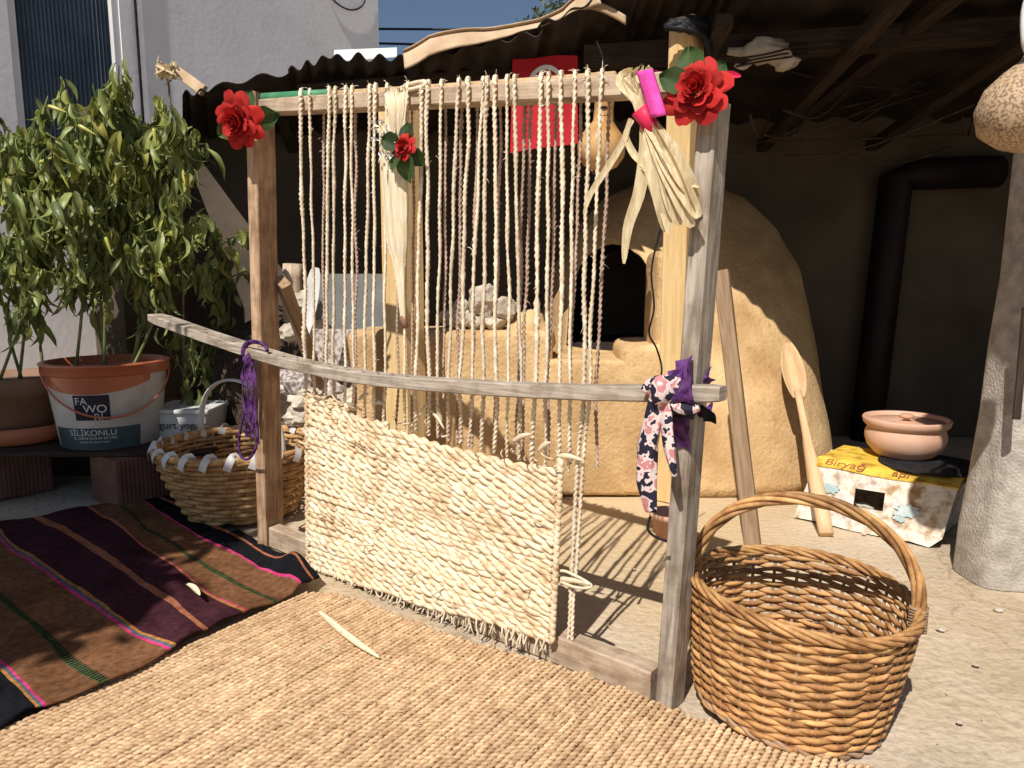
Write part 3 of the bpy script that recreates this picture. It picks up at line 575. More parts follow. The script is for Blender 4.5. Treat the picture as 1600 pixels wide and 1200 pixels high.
# ---- curved bar with peg holes
bp=spline([L(x,y,.055) for x,y in BAR],44)
fr_=frames(bp,up=V((0,0,1))); hb=.026; wb=.052; v=[];f=[]
for i,(p,(t_,N_,B_)) in enumerate(zip(bp,fr_)):
    o_=LN; e=.86 if i in(0,43) else 1; jn=.0015*noise.noise(V((i*.6,1,1)))
    wv=wb*(1.35-.6*i/43)
    for a,b_ in ((-1,-.8),(-.85,-1),(.85,-1),(1,-.8),(1,.8),(.85,1),(-.85,1),(-1,.8)): v.append(p+V((0,0,1))*(b_*hb*.62*e+jn)+o_*(a*wv/2*e+jn))
for i in range(43):
    for k in range(8): f.append((i*8+k,i*8+(k+1)%8,(i+1)*8+(k+1)%8,(i+1)*8+k))
f+= [tuple(range(8))[::-1],tuple(43*8+k for k in range(8))]
bar=thing('curved_bar',bp[22],'bowed grey wooden bar with peg holes tied across the loom posts','bar')
Obj('bar',(v,f),m_wgreyh,bar,smooth=False)
for k in range(34):
    t=1.2+k*.62*1.0; i=min(int(t),42); q=bp[i].lerp(bp[i+1],t-i)+V((0,0,hb*.62-.0015))+LN*(.013 if k%2 else -.010)*(1.1-.35*i/43)
    Obj('hole_disc',lathe([(.0002,.0022),(.0042,.0022),(.0046,0)],10,q),m_black,bar)  # raised black discs painted as the darkness inside drilled holes
# ================================================================ TIES, FLOWERS, HUSKS ON THE LOOM
def ribbon(path,w,nrm,fold=.25,n=16,tip=True,wav=.0,wpow=.6):
    path=spline(path,n); v=[];f=[]
    for i,p in enumerate(path):
        t=(path[min(i+1,n-1)]-path[max(i-1,0)]).normalized(); nn=V(nrm); s=t.cross(nn).normalized(); nn=s.cross(t).normalized(); u=i/(n-1)
        ww=w*(max(.06,math.sin(PI*(.08+.9*u))**wpow) if tip else 1)
        for a in (-1,-.5,0,.5,1): v.append(p+s*(a*ww)+nn*(fold*ww*(abs(a)-.5)+wav*math.sin(u*19+a*2)))
    for i in range(n-1):
        for k in range(4): f.append((i*5+k,i*5+k+1,(i+1)*5+k+1,(i+1)*5+k))
    return v,f
# corn husk bundle with pink felt tie
hb_=thing('husk_bundle',L(1010,180,.07),'bundle of dry corn husks tied with pink felt to the loom top','husk bundle')
tie=L(1012,190,.075)
for k in range(13):
    a=L(968+4.2*k*.9+random.uniform(-4,4),118+random.uniform(-6,8)+ (k%3)*4,.05+.02*random.random()); 
    Obj('husk',ribbon([L(985+k*2,108+random.uniform(-3,6),.03),a,L(990+k*1.6,150,.08),tie+V((random.uniform(-.01,.01),0,0))],.010,LN+rv()*.5,.5,14,False),m_husk,hb_)
ends=[(1092,340),(1085,335),(1078,345),(1070,330),(1060,322),(1090,310),(1075,300),(1048,335),(1042,362),(1062,352),(1082,355)]
for k,(x,y) in enumerate(ends):
    e=L(x,y,.05+.03*random.random()); m1=L(1012+(x-1012)*.4+random.uniform(-5,5),190+(y-190)*.4,.09)
    Obj('husk',ribbon([tie,m1,L(1012+(x-1012)*.75,190+(y-190)*.75,.085),e],.013+.005*random.random(),LN+rv()*.6,.5,14,True,0,.4),m_husk,hb_)
for pth,w in (([(985,185),(975,220),(950,262),(925,300),(912,335)],.008),([(990,188),(978,210),(990,240),(1010,262),(1020,300),(1036,345)],.007),([(1005,195),(1008,235),(1000,300),(982,355),(975,412)],.013),([(1000,260),(1022,268),(1060,282),(1092,292)],.007),([(1010,200),(1030,265),(1042,330),(1045,365)],.013)):
    Obj('husk',ribbon([L(x,y,.075) for x,y in pth],w,LN+V((.2,0,.2)),.5,18,True),m_husk,hb_)
Obj('pink_tie',slab(lambda u,v: L(994+25*u+22*v,112+72*v-5*u,.088+.008*math.sin(u*PI)),8,12,LN*-.004),m_pink,hb_)
Obj('red_band',tube([tie+V((-.016,0,.022)),tie+V((0,0,0)),tie+V((.014,0,-.020))],[.017,.015,.017],14,lobes=5,amp=.06),m_redr,hb_)
Obj('pink_tie',slab(lambda u,v: L(1018+16*u+v*18,108+8*v+4*u,.02-.01*v),4,6,LN*-.003),m_pink,hb_)
# pale husk hanging in the middle
hk=thing('hanging_husk',L(622,150,.06),'long pale corn husk hanging from the loom beam beside a small rose','corn husk')
def huskbody(u,v):
    K=[(150,616,9),(175,618,10),(200,612,12),(240,614,17),(275,617,20),(330,619,19),(380,621,16),(410,624,9),(450,627,6),(500,630,3)]
    t=v*9; k=min(int(t),8); t-=k; y,x,w=[K[k][j]+(K[k+1][j]-K[k][j])*t for j in range(3)]
    a=u*2*PI; q=L(x+w*math.cos(a),y,.055+.022*math.sin(a)*w/20+.0)
    return q+LN*.003*math.sin(a*9+v*8)
Obj('husk_sheath',grid(huskbody,40,40),m_huskp,hk)
for k in range(8): Obj('husk_strip',ribbon([L(606+k*4,150,.05),L(604+k*4.2,142,.075),L(610+k*3,165,.085),L(612+k*2.4,205+6*(k%3),.075)],.009,LN+rv()*.4,.5,12,True),m_huskp,hk)
Obj('tip',tube([L(629,494,.055),L(634,512,.055)],[.009,.008],8),m_cart,hk)
for k in range(46):
    q=L(598+random.uniform(-14,18),220+random.uniform(-34,30),.085+random.uniform(0,.02)); Obj('white_blossom',ribbon([q,q+rv()*.008,q+rv()*.014],.0042,rv(),.4,5,True),m_tubw,hk)
for k in range(7): Obj('spray_stem',tube([L(606,225,.085),L(598+random.uniform(-14,16),220+random.uniform(-34,30),.09)],.0011,4),m_tubw,hk)
# roses
def rose(c,ax,rad,label,leaves,group=None):
    ax=V(ax).normalized(); x=ax.orthogonal().normalized(); y=ax.cross(x); M=basis(c,x,y,ax)
    o=thing('rose',c,label,'rose',group)
    rings=[(3,.13,1.0,.10),(4,.24,.94,.2),(5,.38,.82,.35),(6,.56,.64,.6),(7,.78,.40,.9),(8,1.0,.12,1.15)]
    for ri,(n,rr,h,op) in enumerate(rings):
        for k in range(n):
            a0=2*PI*k/n+ri*.7+random.uniform(-.12,.12); sp=PI/n*1.35; rj=random.uniform(.9,1.1); sd=random.random()*40
            def fn(u,v,a0=a0,sp=sp,rj=rj,sd=sd):
                uu=(u-.5)*2; a=a0+uu*sp*(.55+.45*math.sin(PI*min(1,v*.75+.1)))
                edge_=1-.22*uu*uu*v
                r=rad*rr*rj*(.25+.75*v**.8)*(1+.0*uu)*edge_; z=rad*(h*.75*v**1.1*edge_-.15)+rad*.05*noise.noise(V((uu*2,v*2,sd)))
                if v>.75: r+=rad*.10*op*(v-.75)*4*(1-.3*uu*uu); z-=rad*.10*op*(v-.75)*4
                r*=1+.10*noise.noise(V((uu*2.2,v*1.5,sd+9)))
                return M@V((r*math.cos(a),r*math.sin(a),z))
            Obj('petal',grid(fn,8,7),m_rose,o)
    for (dx,dy,s,an) in leaves:
        cc=M@V((0,0,-rad*.25)); right=V((1,0,0)); up=V((0,0,1)); d=(right*dx+up*dy+ax*-.1).normalized(); nr=(ax+rv()*.35).normalized(); sd_=d.cross(nr).normalized()
        def lf(u,v,d=d,sd_=sd_,nr=nr,s=s):
            uu=(u-.5)*2; w=s*.42*math.sin(PI*min(1,v*.93+.06))**.75*(1+.05*math.sin(v*40)); return cc+d*(rad*.35+s*v)+sd_*(uu*w)+nr*(s*.14*abs(uu)-s*.2*v*v)
        Obj('leaf',grid(lf,6,9),m_rleaf,o)
    return o
rose(L(370,190,.125),LN+V((.35,-.1,-.25)),.074,'big red fabric rose fixed on the left post beside the green rod',[(-.9,-.5,.06,0),(1,.15,.085,0),(.3,1,.07,0),(-.8,.8,.055,0)])
rose(L(1088,140,.07),LN+V((.25,0,.12)),.057,'large open red fabric rose on the tall post beside the husk bundle',[(-.3,1,.066,0),(-.95,.45,.058,0),(.55,.75,.055,0)])
rose(L(630,228,.095),LN+V((.2,0,.15)),.031,'small red fabric rosebud with white sprays on the hanging husk',[(.05,1,.05,0),(-1,.35,.055,0),(-.7,-.8,.055,0),(.6,-.6,.05,0),(0,-1,.07,0)])
Obj('red_ribbon',ribbon([L(1125,118,.03),L(1140,116,.03),L(1158,119,.03)],.006,LN,.3,8),m_redr,label='thin red ribbon end poking out behind the large rose',cat='ribbon')
# dark cloth on the tall post top
ct=P(1085,40,2.9); cl_=thing('black_cloth',ct,'black cloth strip knotted round the top of the pale post','cloth')
for k in range(5):
    q=[P(1050+random.uniform(-12,5),40+random.uniform(-8,8),2.83),P(1075,30+5*k*.8,2.8),P(1100+random.uniform(0,6),36+6*k,2.84),P(1108,60+8*k,2.9)]
    Obj('wrap',tube(spline(q,14),.014,7,lobes=3,amp=.2,twist=60),m_black,cl_)
# purple lace on left, scarf and lace on right
pu=thing('purple_lace',L(392,550,.06),'purple lace ribbon knotted round the bar at the left loom post','ribbon')
q0=[(380,556),(383,540),(395,534),(412,538),(418,548)]
Obj('wrap',tube(spline([L(x,y,.088) for x,y in q0],16),.009,7,flat=.6),m_purp,pu)
Obj('knot',off(rock(.018,2,(1,.8,1.1),2,.4),L(388,562,.09)),m_purp,pu)
for k in range(6): Obj('tail',ribbon([L(384+k*2.6,566,.09),L(379+k*4,590,.095),L(383+k*3.4,640+8*(k%2),.09),L(386+k*3,684-10*(k%3),.088)],.0075,LN+rv()*.4,.5,16,False,.003),m_purp,pu)
lp=[L(x,y,.09) for x,y in ((384,640),(374,680),(376,712),(390,716),(402,690),(398,640))]; Obj('loop',tube(spline(lp,24),.0045,6),m_purp,pu)
pr_=thing('purple_wrap',L(1075,610,.05),'purple sheer cloth binding the bar to the grey post','cloth')
wr=[L(1060,575,.075),L(1062,600,.095),L(1072,632,.09),L(1092,640,.0),L(1108,640,-.04)]
Obj('wrap',ribbon(wr,.022,LN,.3,16,False,.002),m_purp,pr_)
Obj('wrap',ribbon([L(1070,560,.04),L(1066,600,.088),L(1064,628,.085),L(1066,700,.038)],.019,LN,.3,16,False,.002),m_purp,pr_)
Obj('wrap',ribbon([L(1105,575,-.03),L(1100,592,.0),L(1112,598,-.02)],.012,LN,.3,10,False),m_purp,pr_)
Obj('wrap',ribbon([L(1052,640,.07),L(1070,642,.078),L(1090,645,.06),L(1107,640,.0),L(1110,660,-.02)],.014,LN,.3,14,False),m_black,pr_)
scf=thing('spotted_scarf',L(1030,620,.1),'navy and pink spotted scarf knotted on the bar and hanging down','scarf')
def cloth(pts,ws,o=.1):
    p=spline([L(x,y,o) for x,y in pts],30); n=len(ws)-1; rr=[]
    for i in range(30):
        t=i/29*n; k=min(int(t),n-1); rr.append(.84*(ws[k]+(ws[k+1]-ws[k])*(t-k)))
    return tube(p,rr,18,lobes=5,amp=.16,twist=6,flat=.55,up=LD)
Obj('tail',cloth([(1030,605),(1022,650),(1012,700),(1010,750),(1018,800)],[.016,.020,.024,.025,.013]),m_scarf,scf)
Obj('tail',cloth([(1040,628),(1042,660),(1046,700),(1054,745)],[.008,.014,.014,.005]),m_scarf,scf)
Obj('knot',off(rock(.024,5,(1,.8,1.15),3,.3),L(1034,612,.105)),m_scarf,scf)
Obj('wrap',cloth([(1008,612),(1018,600),(1040,596),(1062,600)],[.012,.014,.014,.012],.095),m_scarf,scf)
Obj('wrap',cloth([(1030,622),(1050,634),(1075,640),(1092,636)],[.010,.012,.011,.008],.09),m_scarf,scf)
Obj('cord_end',tube(spline([L(1016,808,.09),L(1012,826,.085),L(1022,838,.08),L(1042,846,.07)],10),.003,5),m_black,scf)
Obj('black_wire',tube(spline([P(1034,350,2.0),P(1018,420,2.0),P(1022,480,2.0),P(1014,520,2.0),P(1026,545,2.0),P(1034,580,1.95),P(1022,610,1.85)],34),.0028,5),m_black,label='thin black wire dangling from the husks to the scarf',cat='wire')
# flag, gourds, bone
fl=thing('red_flag',P(850,80,3.12),'red flag with a white crescent hung behind the loom beam','flag')
fa=[P(801,92,3.19),P(903,86,3.14),P(903,224,3.14),P(797,239,3.19)]
def flagf(u,v): q=fa[0].lerp(fa[1],u).lerp(fa[3].lerp(fa[2],u),v); return q+V((0,.012*math.sin(u*7+v*2)+.01*math.sin(v*4),0))
Obj('cloth',grid(flagf,24,30),m_flag,fl)
def cres(u,v):
    a=-.62*PI+1.9*PI*u*.65; w=.24; ro=1; c=(.5,.27); e=.30
    a=PI*(.28-1.56*u)+PI*1.0
    o=(math.cos(a),math.sin(a)); i_=(o[0]*.8+.0,o[1]*.8+.16*(1)); x=o[0]*(1-v)+i_[0]*v; y=o[1]*(1-v)+i_[1]*v
    return flagf(.5+.46*x*.62+.03,.34+ .46*y*.46)+V((0,-.003,0))
def cres2(u,v):
    a=PI/2+ (u-.5)*2*PI*.80+PI # opening towards the fly (down)
    s=math.sin(u*PI)**.6; o=V((math.cos(a),math.sin(a),0)); i_=o*(1-.24*s)
    q=o.lerp(i_,v); return flagf(.5+q.x*.27,.30+q.y*.21)+V((0,-.004,0))
Obj('crescent',grid(cres2,40,3),m_wsheet,fl)
st=[]
for k in range(10): a=-PI/2+k*PI/5; r=1 if k%2==0 else .4; st.append(flagf(.5+.11*r*math.cos(a),.49+.085*r*math.sin(a))+V((0,-.004,0)))
Obj('star',([flagf(.5,.49)+V((0,-.004,0))]+st,[(0,1+k,1+(k+1)%10) for k in range(10)]),m_wsheet,fl,smooth=False)
g=P(940,228,2.72); gd=thing('bottle_gourd',g,'smooth tan bottle gourd hanging behind the rope warps','gourd')
Obj('body',xf(lathe([(.0,-.088),(.03,-.085),(.06,-.070),(.083,-.035),(.086,0),(.076,.035),(.052,.062),(.036,.085),(.034,.13),(.036,.17),(.03,.20),(.016,.225),(.004,.25),(0,.252)],36,(0,0,0),.03),Matrix.Translation(g)@Matrix.Rotation(R(3),4,'Y')),m_gourd,gd)
Obj('cord',tube(spline([g+V((-.01,0,.12)),g+V((0,-.04,.125)),g+V((.037,0,.12)),g+V((0,.04,.12)),g+V((-.037,0,.12))],18),.004,5),m_black,gd)
Obj('cord',tube(spline([g+V((0,0,.25)),g+V((.01,.1,.33)),g+V((0,.22,.42))],8),.003,5),m_black,gd)
prg=[(0,-.085),(.05,-.082),(.09,-.06),(.112,-.01),(.105,.04),(.075,.085),(.045,.12),(.032,.16),(.03,.24),(.02,.28),(0,.285)]
for i,(pt,tl,lab) in enumerate(((P(1603,178,1.62),12,'speckled brown gourd hung by a white strap beside the pillar'),(V((1.42,1.62,1.38)),-10,'unseen large gourd added beyond the speckled one to shade the pillar'),(V((1.30,1.50,1.60)),20,'unseen round gourd added high up to shade the pillar'))):  # the second and third hang out of view, added to shade the pillar
    o=thing('speckled_gourd',pt,lab,'gourd'); Obj('body',xf(lathe(prg,40,(0,0,0),.04),Matrix.Translation(pt)@Matrix.Rotation(R(tl),4,'Y')@Matrix.Scale(.86,4)),m_gspk,o)
    Obj('strap',tube(spline([pt+V((-.012,-.02,.11)),pt+V((-.035,-.03,.14)),pt+V((-.03,-.02,.22)),pt+V((.03,0,.3)),pt+V((.10,.03,.5)),V((pt.x+.2,pt.y,2.0))],30),.009,8),m_wstrip,o)
bn=thing('pale_bone',P(1195,80,3.0),'pale weathered bone caught in wires under the dark roof','bone')
Obj('bone',xf(join(off(rock(.07,4,(1.2,.6,.55),3,.45),(0,0,0)),off(rock(.045,9,(1.0,.6,.5),3,.5),(.07,0,-.035)),tube([V((-.12,0,.0)),V((-.05,0,-.005)),V((.02,0,0))],[.012,.018,.03],8),tube(spline([V((-.03,-.01,-.02)),V((-.07,-.02,-.055)),V((-.10,-.02,-.045))],8),.008,6)),Matrix.Translation(P(1195,80,3.0))@Matrix.Scale(1.2,4)),m_bone,bn)
for k in range(3): Obj('wire',tube(spline([P(1150,92+6*k,2.95),P(1200,84+5*k,2.93),P(1262,68+9*k,3.0)],8),.004,5),m_twig,bn)
# ================================================================ FLOOR COVERINGS
MD=V((.559,.829,0)); ME=V((.838,-.546,0)); MC=G(506,928)-ME*.03; MC.z=0
matt=thing('straw_mat',MC,'large braided straw mat spread over the concrete in front of the loom','mat')
rowp=.0138; NM=131; ml=1.36; var=[]
for k in range(7):
    n=int(ml/.0034); path=[V((0.0016*noise.noise(V((i*.05,k*3,0))),-ml*i/n,.0016*noise.noise(V((i*.06,k*3,5))))) for i in range(n+1)]
    vf=strands(path,.0043,.0033,2,.030*random.uniform(.92,1.08),6,ph=k*.9,up=V((0,0,1)),jit=.0024)
    me=bpy.data.meshes.new('mat_braid'); me.from_pydata([tuple(q) for q in vf[0]],[],vf[1]); me.polygons.foreach_set('use_smooth',[True]*len(me.polygons)); me.materials.append(m_mat); var.append(me)
MBAS=basis(V((0,0,0)),ME,MD,V((0,0,1)))
for i in range(NM):
    o=MC+ME*(rowp*(i+.5))+MD*(random.uniform(-.012,.004)-.03*max(0,1-i/5)+.01*math.sin(i*.13)); o.z=.0085+random.uniform(-.0012,.0012)
    Obj('mat_braid',None,None,matt,Matrix.Translation(o)@MBAS@Matrix.Rotation(R(random.uniform(-.12,.12)),4,'Z'),mesh=var[i%7])
Obj('backing',slab(lambda u,v: MC+ME*(rowp*NM*u)-MD*(.03+(ml-.06)*v)+V((0,0,.006)),10,10,(0,0,-.004)),m_mat,matt)
KA=G(500,916); KB=V((-1.42,2.98,0)); KC=V((-2.35,2.20,0)); KD=G(-110,1214)
NU,NVV=70,90
def kf(u,v): # u: right end ->left, v: far->near
    q=KA.lerp(KB,u).lerp(KD.lerp(KC,u),v); e=.012*math.sin(v*16+u*4)+.010*noise.noise(V((u*5,v*7,2)))
    q=q+MD*(e*1.2)+ME*(.018*math.sin(v*13)*(1-u)+.01*noise.noise(V((u*3,v*20,0))))
    h=.014+.016*max(0,noise.noise(V((u*4.5,v*5,1))))+.008*math.sin(v*17+u*9)**2
    h+=.055*math.exp(-((u-.10)/.075)**2-((v-.035)/.06)**2)+.02*math.exp(-((u-.03)/.05)**2-((v-.10)/.03)**2)
    q.z=max(.011,h)+.012*max(0,1-u/.12); return q
vf=slab(kf,NU,NVV,(0,0,-.006)); uvs=[(i/NU*1.0,j/NVV) for j in range(NVV+1) for i in range(NU+1)]*2
kl=Obj('kilim_rug',vf,m_kil,uv=uvs,label='striped brown maroon and black woven kilim rug lying beside the straw mat',cat='rug')
hp=[G(x,y,.02) for x,y in ((497,955),(530,985),(560,1008),(592,1028))]
Obj('husk_strip',ribbon(hp,.014,V((0.3,0,1)),.5,18,True),m_huskp,label='pale dry corn husk strip lying on the straw mat',cat='husk')
Obj('husk_scrap',ribbon([G(x,y,.05) for x,y in ((292,912),(302,918),(312,930))],.009,V((0,0,1)),.6,8,True),m_huskp,label='tiny pale husk scrap lying on the kilim',cat='husk')
Obj('straw',tube([G(500,1009,.019),G(512,1015,.019)],.003,5),m_husk,label='short broken straw end lying near the husk strip',cat='straw')
# ================================================================ BIG WICKER BASKET
def weave_basket(o,M,n,rows,rb,rt,h,rad,mats,amp,base=True):
    def rr(z): return rb+(rt-rb)*(z/h)**.8
    for k in range(n):
        a=2*PI*k/n; Obj('stake',tube([M@V((rr(z)*math.cos(a),rr(z)*math.sin(a),z)) for z in [h*i/8 for i in range(9)]],rad*.72,6),mats[1],o)
    for j in range(rows):
        z=rad+ (h-rad)*j/(rows-.5); m_=n*6; ph=PI*(j%2); path=[]
        sd=random.random()*30
        for i in range(m_):
            a=2*PI*i/m_; w=math.cos(a*n/2+ph); r=rr(z)+amp*w+.003*noise.noise(V((math.cos(a)*3,math.sin(a)*3,z*8)))
            path.append(M@V((r*math.cos(a),r*math.sin(a),z+.0022*noise.noise(V((a*2.2,j,sd)))+.0012*math.sin(a*n/2+ph+1))))
        Obj('weaver',tube(path,[rad*(1+.2*noise.noise(V((i*.09,j*3,1)))) for i in range(m_)],6,True),mats[0],o)
    if base: Obj('base',xf(lathe([(.0,.006),(rb*.6,.006),(rb,.004),(rb,.012),(0,.012)],40),M),mats[1],o)
bc=G(1228,1100); bk=thing('wicker_basket',bc,'large round wicker basket with a tall twisted handle beside the loom','basket')
BM=Matrix.Translation(bc+V((0,0,.012)))@Matrix.Rotation(R(3.5),4,'Y')@Matrix.Rotation(R(1),4,'X')
H=.245; RBm=.183; RT=.217
weave_basket(bk,BM,26,25,RBm,RT,H,.0055,(m_wick,m_wickp),.0052)
ring=lambda r,z,n=220:[BM@V((r*math.cos(2*PI*i/n),r*math.sin(2*PI*i/n),z+.006*math.sin(4*PI*i/n+.6))) for i in range(n)]
Obj('rim',strands(ring(RT+.002,H+.006),.0050,.0070,4,.18,6,closed=True),m_wick,bk)
Obj('foot_rim',strands(ring(RBm+.002,.006),.0055,.005,2,.07,6,closed=True),m_wickp,bk)
va=math.atan2(-.36,.93)
def hp_(t,off_=0):
    x=math.cos(PI*t)*-1*(RT+.004); z=H-.035+ .232*math.sin(PI*t)**.78 if 0<t<1 else H-.035
    q=V((x*math.cos(va),x*math.sin(va),z)); return BM@q
hpath=[hp_(i/80) for i in range(81)]
for k in range(5): Obj('handle_rod',strands(hpath,.0056,.0092,1,.34,6,ph=2*PI*k/5),m_wick,bk)
for s_ in (0,1):
    q=hp_(.0 if s_==0 else 1.0); Obj('binding',strands([q+V((0,0,.0+.002*i)) for i in range(26)],.0035,.017,2,.012,5),m_wickp,bk)
# ================================================================ WHITE RIMMED BASKET
b2c=G(380,800); b2=thing('reed_basket',b2c,'shallow brown reed basket with white strip rim and handle behind the loom post','basket')
B2=Matrix.Translation(b2c+V((0,0,.012)))
weave_basket(b2,B2,22,15,.19,.30,.26,.0088,(m_reed,m_reed),.0075)
r2=[B2@V((.302*math.cos(2*PI*i/120),.302*math.sin(2*PI*i/120),.262)) for i in range(120)]
Obj('rim',tube(r2,.013,7,True,flat=.8),m_reed,b2)
for k in range(24):
    a=2*PI*k/24; qs=[B2@V(((.302+dr)*math.cos(a+da),(.302+dr)*math.sin(a+da),.262+dz)) for dr,dz,da in ((.012,-.03,-.05),(.017,-.005,-.02),(.006,.017,.02),(-.012,.012,.05),(-.016,-.015,.08))]
    Obj('rim_strip',ribbon(qs,.014,V((math.cos(a),math.sin(a),.4)),.0,10,False),m_wstrip,b2)
ha=math.atan2(-.65,.76)
hq=[]
for i in range(33):
    t=i/32; x=-math.cos(PI*t)*.300; z=.235+.27*math.sin(PI*t)**.7 if 0<t<1 else .235; hq.append(B2@V((x*math.cos(ha),x*math.sin(ha),z)))
Obj('handle',tube(hq,.0125,8,flat=.45,up=V((math.cos(ha+PI/2),math.sin(ha+PI/2),0))),m_wstrip,b2)
# ================================================================ STOVE, POT, SPOON, STICK, PILLAR
so_=G(1240,808); sa_=(G(1467,858)-so_); SL=sa_.length; sa_.normalize(); sb_=V((-sa_.y,sa_.x,0)); SM=basis(so_,sa_,sb_,V((0,0,1)))
stv=thing('tin_stove',so_,'small yellow and white painted tin stove with rusty front hole','stove')
SH=.205; D_=.36
xs=[0,.19,.30,SL]; zs_=[0.0,.035,.085,.15,SH]
def fy(z): return .045*(z/SH)   # front leans back
v=[];f=[]
xs=[0,.10,.205,.305,.40,SL]; 
for z in zs_:
    for i,x in enumerate(xs): v.append(V((x+(.05*(z/SH) if i==0 else (.0 if i<5 else .03*(z/SH))) - (.03 if (i==5 and z==0) else 0),fy(z)+.004*noise.noise(V((x*9,z*9,0))),z+(.004*math.sin(x*20)))))
nx=len(xs)
for j in range(4):
    for i in range(5):
        if i==2 and j==2: continue
        f.append((j*nx+i,j*nx+i+1,(j+1)*nx+i+1,(j+1)*nx+i))
n0=len(v); v+=[p+V((0,.006,0)) for p in v]; f+=[tuple(i+n0 for i in q[::-1]) for q in f]
hole=[2*nx+2,2*nx+3,3*nx+3,3*nx+2]
for i in range(4): a,b_=hole[i],hole[(i+1)%4]; f.append((b_,a,a+n0,b_+n0))
Obj('front_panel',xf((v,f),SM),m_tin,stv,smooth=False)
Obj('side_panel',xf(([V((0,.007,0)),V((.05,.052,SH-.002)),V((.03,D_,SH-.002)),V((-.01,D_,0)),V((.006,.007,0)),V((.056,.052,SH-.002)),V((.036,D_,SH-.002)),V((-.004,D_,0))],[(0,1,2,3),(7,6,5,4),(0,4,5,1),(2,6,7,3),(3,7,4,0),(1,5,6,2)]),SM),m_tiny,stv,smooth=False)
Obj('side_panel',xf(([V((SL-.03,.007,0)),V((SL+.03,.052,SH-.002)),V((SL+.03,D_,SH-.002)),V((SL-.02,D_,0)),V((SL-.036,.007,0)),V((SL+.024,.052,SH-.002)),V((SL+.024,D_,SH-.002)),V((SL-.026,D_,0))],[(3,2,1,0),(4,5,6,7),(0,1,5,4),(2,3,7,6),(3,0,4,7),(1,2,6,5)]),SM),m_tin,stv,smooth=False)
Obj('rear_panel',xf(box(0,SL+.02,D_-.012,D_-.002,0,SH-.004),SM),m_tin,stv,smooth=False)
Obj('top_strip',xf(slab(lambda u,v: V((.045+(SL-.01)*u,.040+.055*v,SH+.0015+.022*v+.003*math.sin(u*9))),20,3,(0,0,-.004)),SM),m_tiny,stv,smooth=False)
Obj('top_plate',xf(slab(lambda u,v: V((.05+(SL-.02)*u,.096+(D_-.10)*v,SH+.024)),8,4,(0,0,-.005)),SM),m_tiny,stv,smooth=False)
hob=SM@V((.40,.235,SH+.0245)); Obj('hob_ring',lathe([(0,.0),(.17,.0),(.178,.003),(.17,.005),(0,.005)],40,hob),m_black,stv)
Obj('embers',xf(join(off(rock(.03,3,(1.4,.7,.6),2,.5),V((.25,.12,.02))),off(rock(.022,6,(1.6,.7,.6),2,.5),V((.22,.10,.07)))),SM),m_stone,stv)
TM=SM@Matrix.Translation(V((0,.042,SH+.004)))@Matrix.Rotation(math.atan2(.022,.055),4,'X')
for s_,x,sz in (('Biryağ',.155,.055),('apl',.345,.05)):
    Obj('lettering',xf(textmesh(s_,sz,.0004),TM@Matrix.Translation(V((x,.008,.0016)))),m_tinb,stv,smooth=False)
for k,(x,z,sc_) in enumerate(((.12,.135,.035),(.385,.105,.042),(.36,.075,.022))):
    vv=[V((0,0,0))]; m_=26
    for i in range(m_): a=2*PI*i/m_; r=sc_*(.55+.9*abs(noise.noise(V((math.cos(a)*2.3,math.sin(a)*2.3,k*5))))+ (.25 if i%3==0 else 0)); vv.append(V((r*1.2*math.cos(a),0,r*.6*math.sin(a))))
    Obj('paint_patch',xf(([V((p.x+x,fy(p.z+z)-.0065,p.z+z)) for p in vv],[(0,1+(i+1)%m_,1+i) for i in range(m_)]),SM),m_cyan,stv,smooth=False)
pp=G(1412,712,.231); pot=thing('clay_pot',V((pp.x,pp.y,.231)),'round terracotta cooking pot with a flared rim on the tin stove','pot')
pc=V((pp.x,pp.y,.231))
PM=Matrix.Translation(pc)@Matrix.Diagonal((.88,.88,1.12,1))
Obj('body',lathe([(0,.0),(.09,0),(.115,.006),(.148,.035),(.160,.062),(.160,.080),(.152,.096),(.150,.101),(.158,.104),(.168,.112),(.173,.128),(.169,.133),(.160,.130),(.150,.112),(.142,.10),(.14,.06),(.1,.02),(0,.015)],56,(0,0,0),.006),m_terra,pot,M=PM)
lid=Obj('lid',lathe([(.152,.114),(.150,.120),(.10,.110),(.05,.112),(.022,.122),(.0,.122)],48,(0,0,0),.006),m_terra,pot,M=PM)
Obj('knob',lathe([(.012,.118),(.012,.128),(.028,.132),(.030,.138),(.024,.144),(0,.145)],28,(0,0,0)),m_terra,lid,M=PM)
sp0=G(1291,838); sp0.z=.008; sp1=P(1231,534,3.2); sx=(sp1-sp0).normalized(); spn=V((-.2,-.9,.5)); sy=sx.cross(spn).normalized(); sn=sy.cross(sx).normalized(); SLn=(sp1-sp0).length
spm=basis(sp0,sy,-sn,sx)
spo=thing('wooden_spoon',sp0,'long wooden spoon leaning upright against the clay oven','spoon')
hl=SLn*.70
Obj('handle',xf(tube([V((0,0,hl*i/12)) for i in range(13)],[.025+.004*math.sin(i*.5)-.0007*i for i in range(13)],12,flat=.7),Matrix()),m_spoon,spo,M=spm)
def bowl(u,v):
    t=v; w=.046*math.sin(PI*min(1,.10+.86*t))**.62; uu=(u-.5)*2; d=.034*(1-uu*uu)*math.sin(PI*t)**.8; return V((uu*w,d,hl-.03+(SLn-hl+.03)*t))
a=grid(bowl,14,20); n=len(a[0]); bo=(a[0]+[p+V((0,.0075,0)) for p in a[0]],a[1]+[tuple(i+n for i in q[::-1]) for q in a[1]])
bd=[i for i in range(15)]+[j*15+14 for j in range(1,21)]+[20*15+i for i in range(13,-1,-1)]+[j*15 for j in range(19,0,-1)]
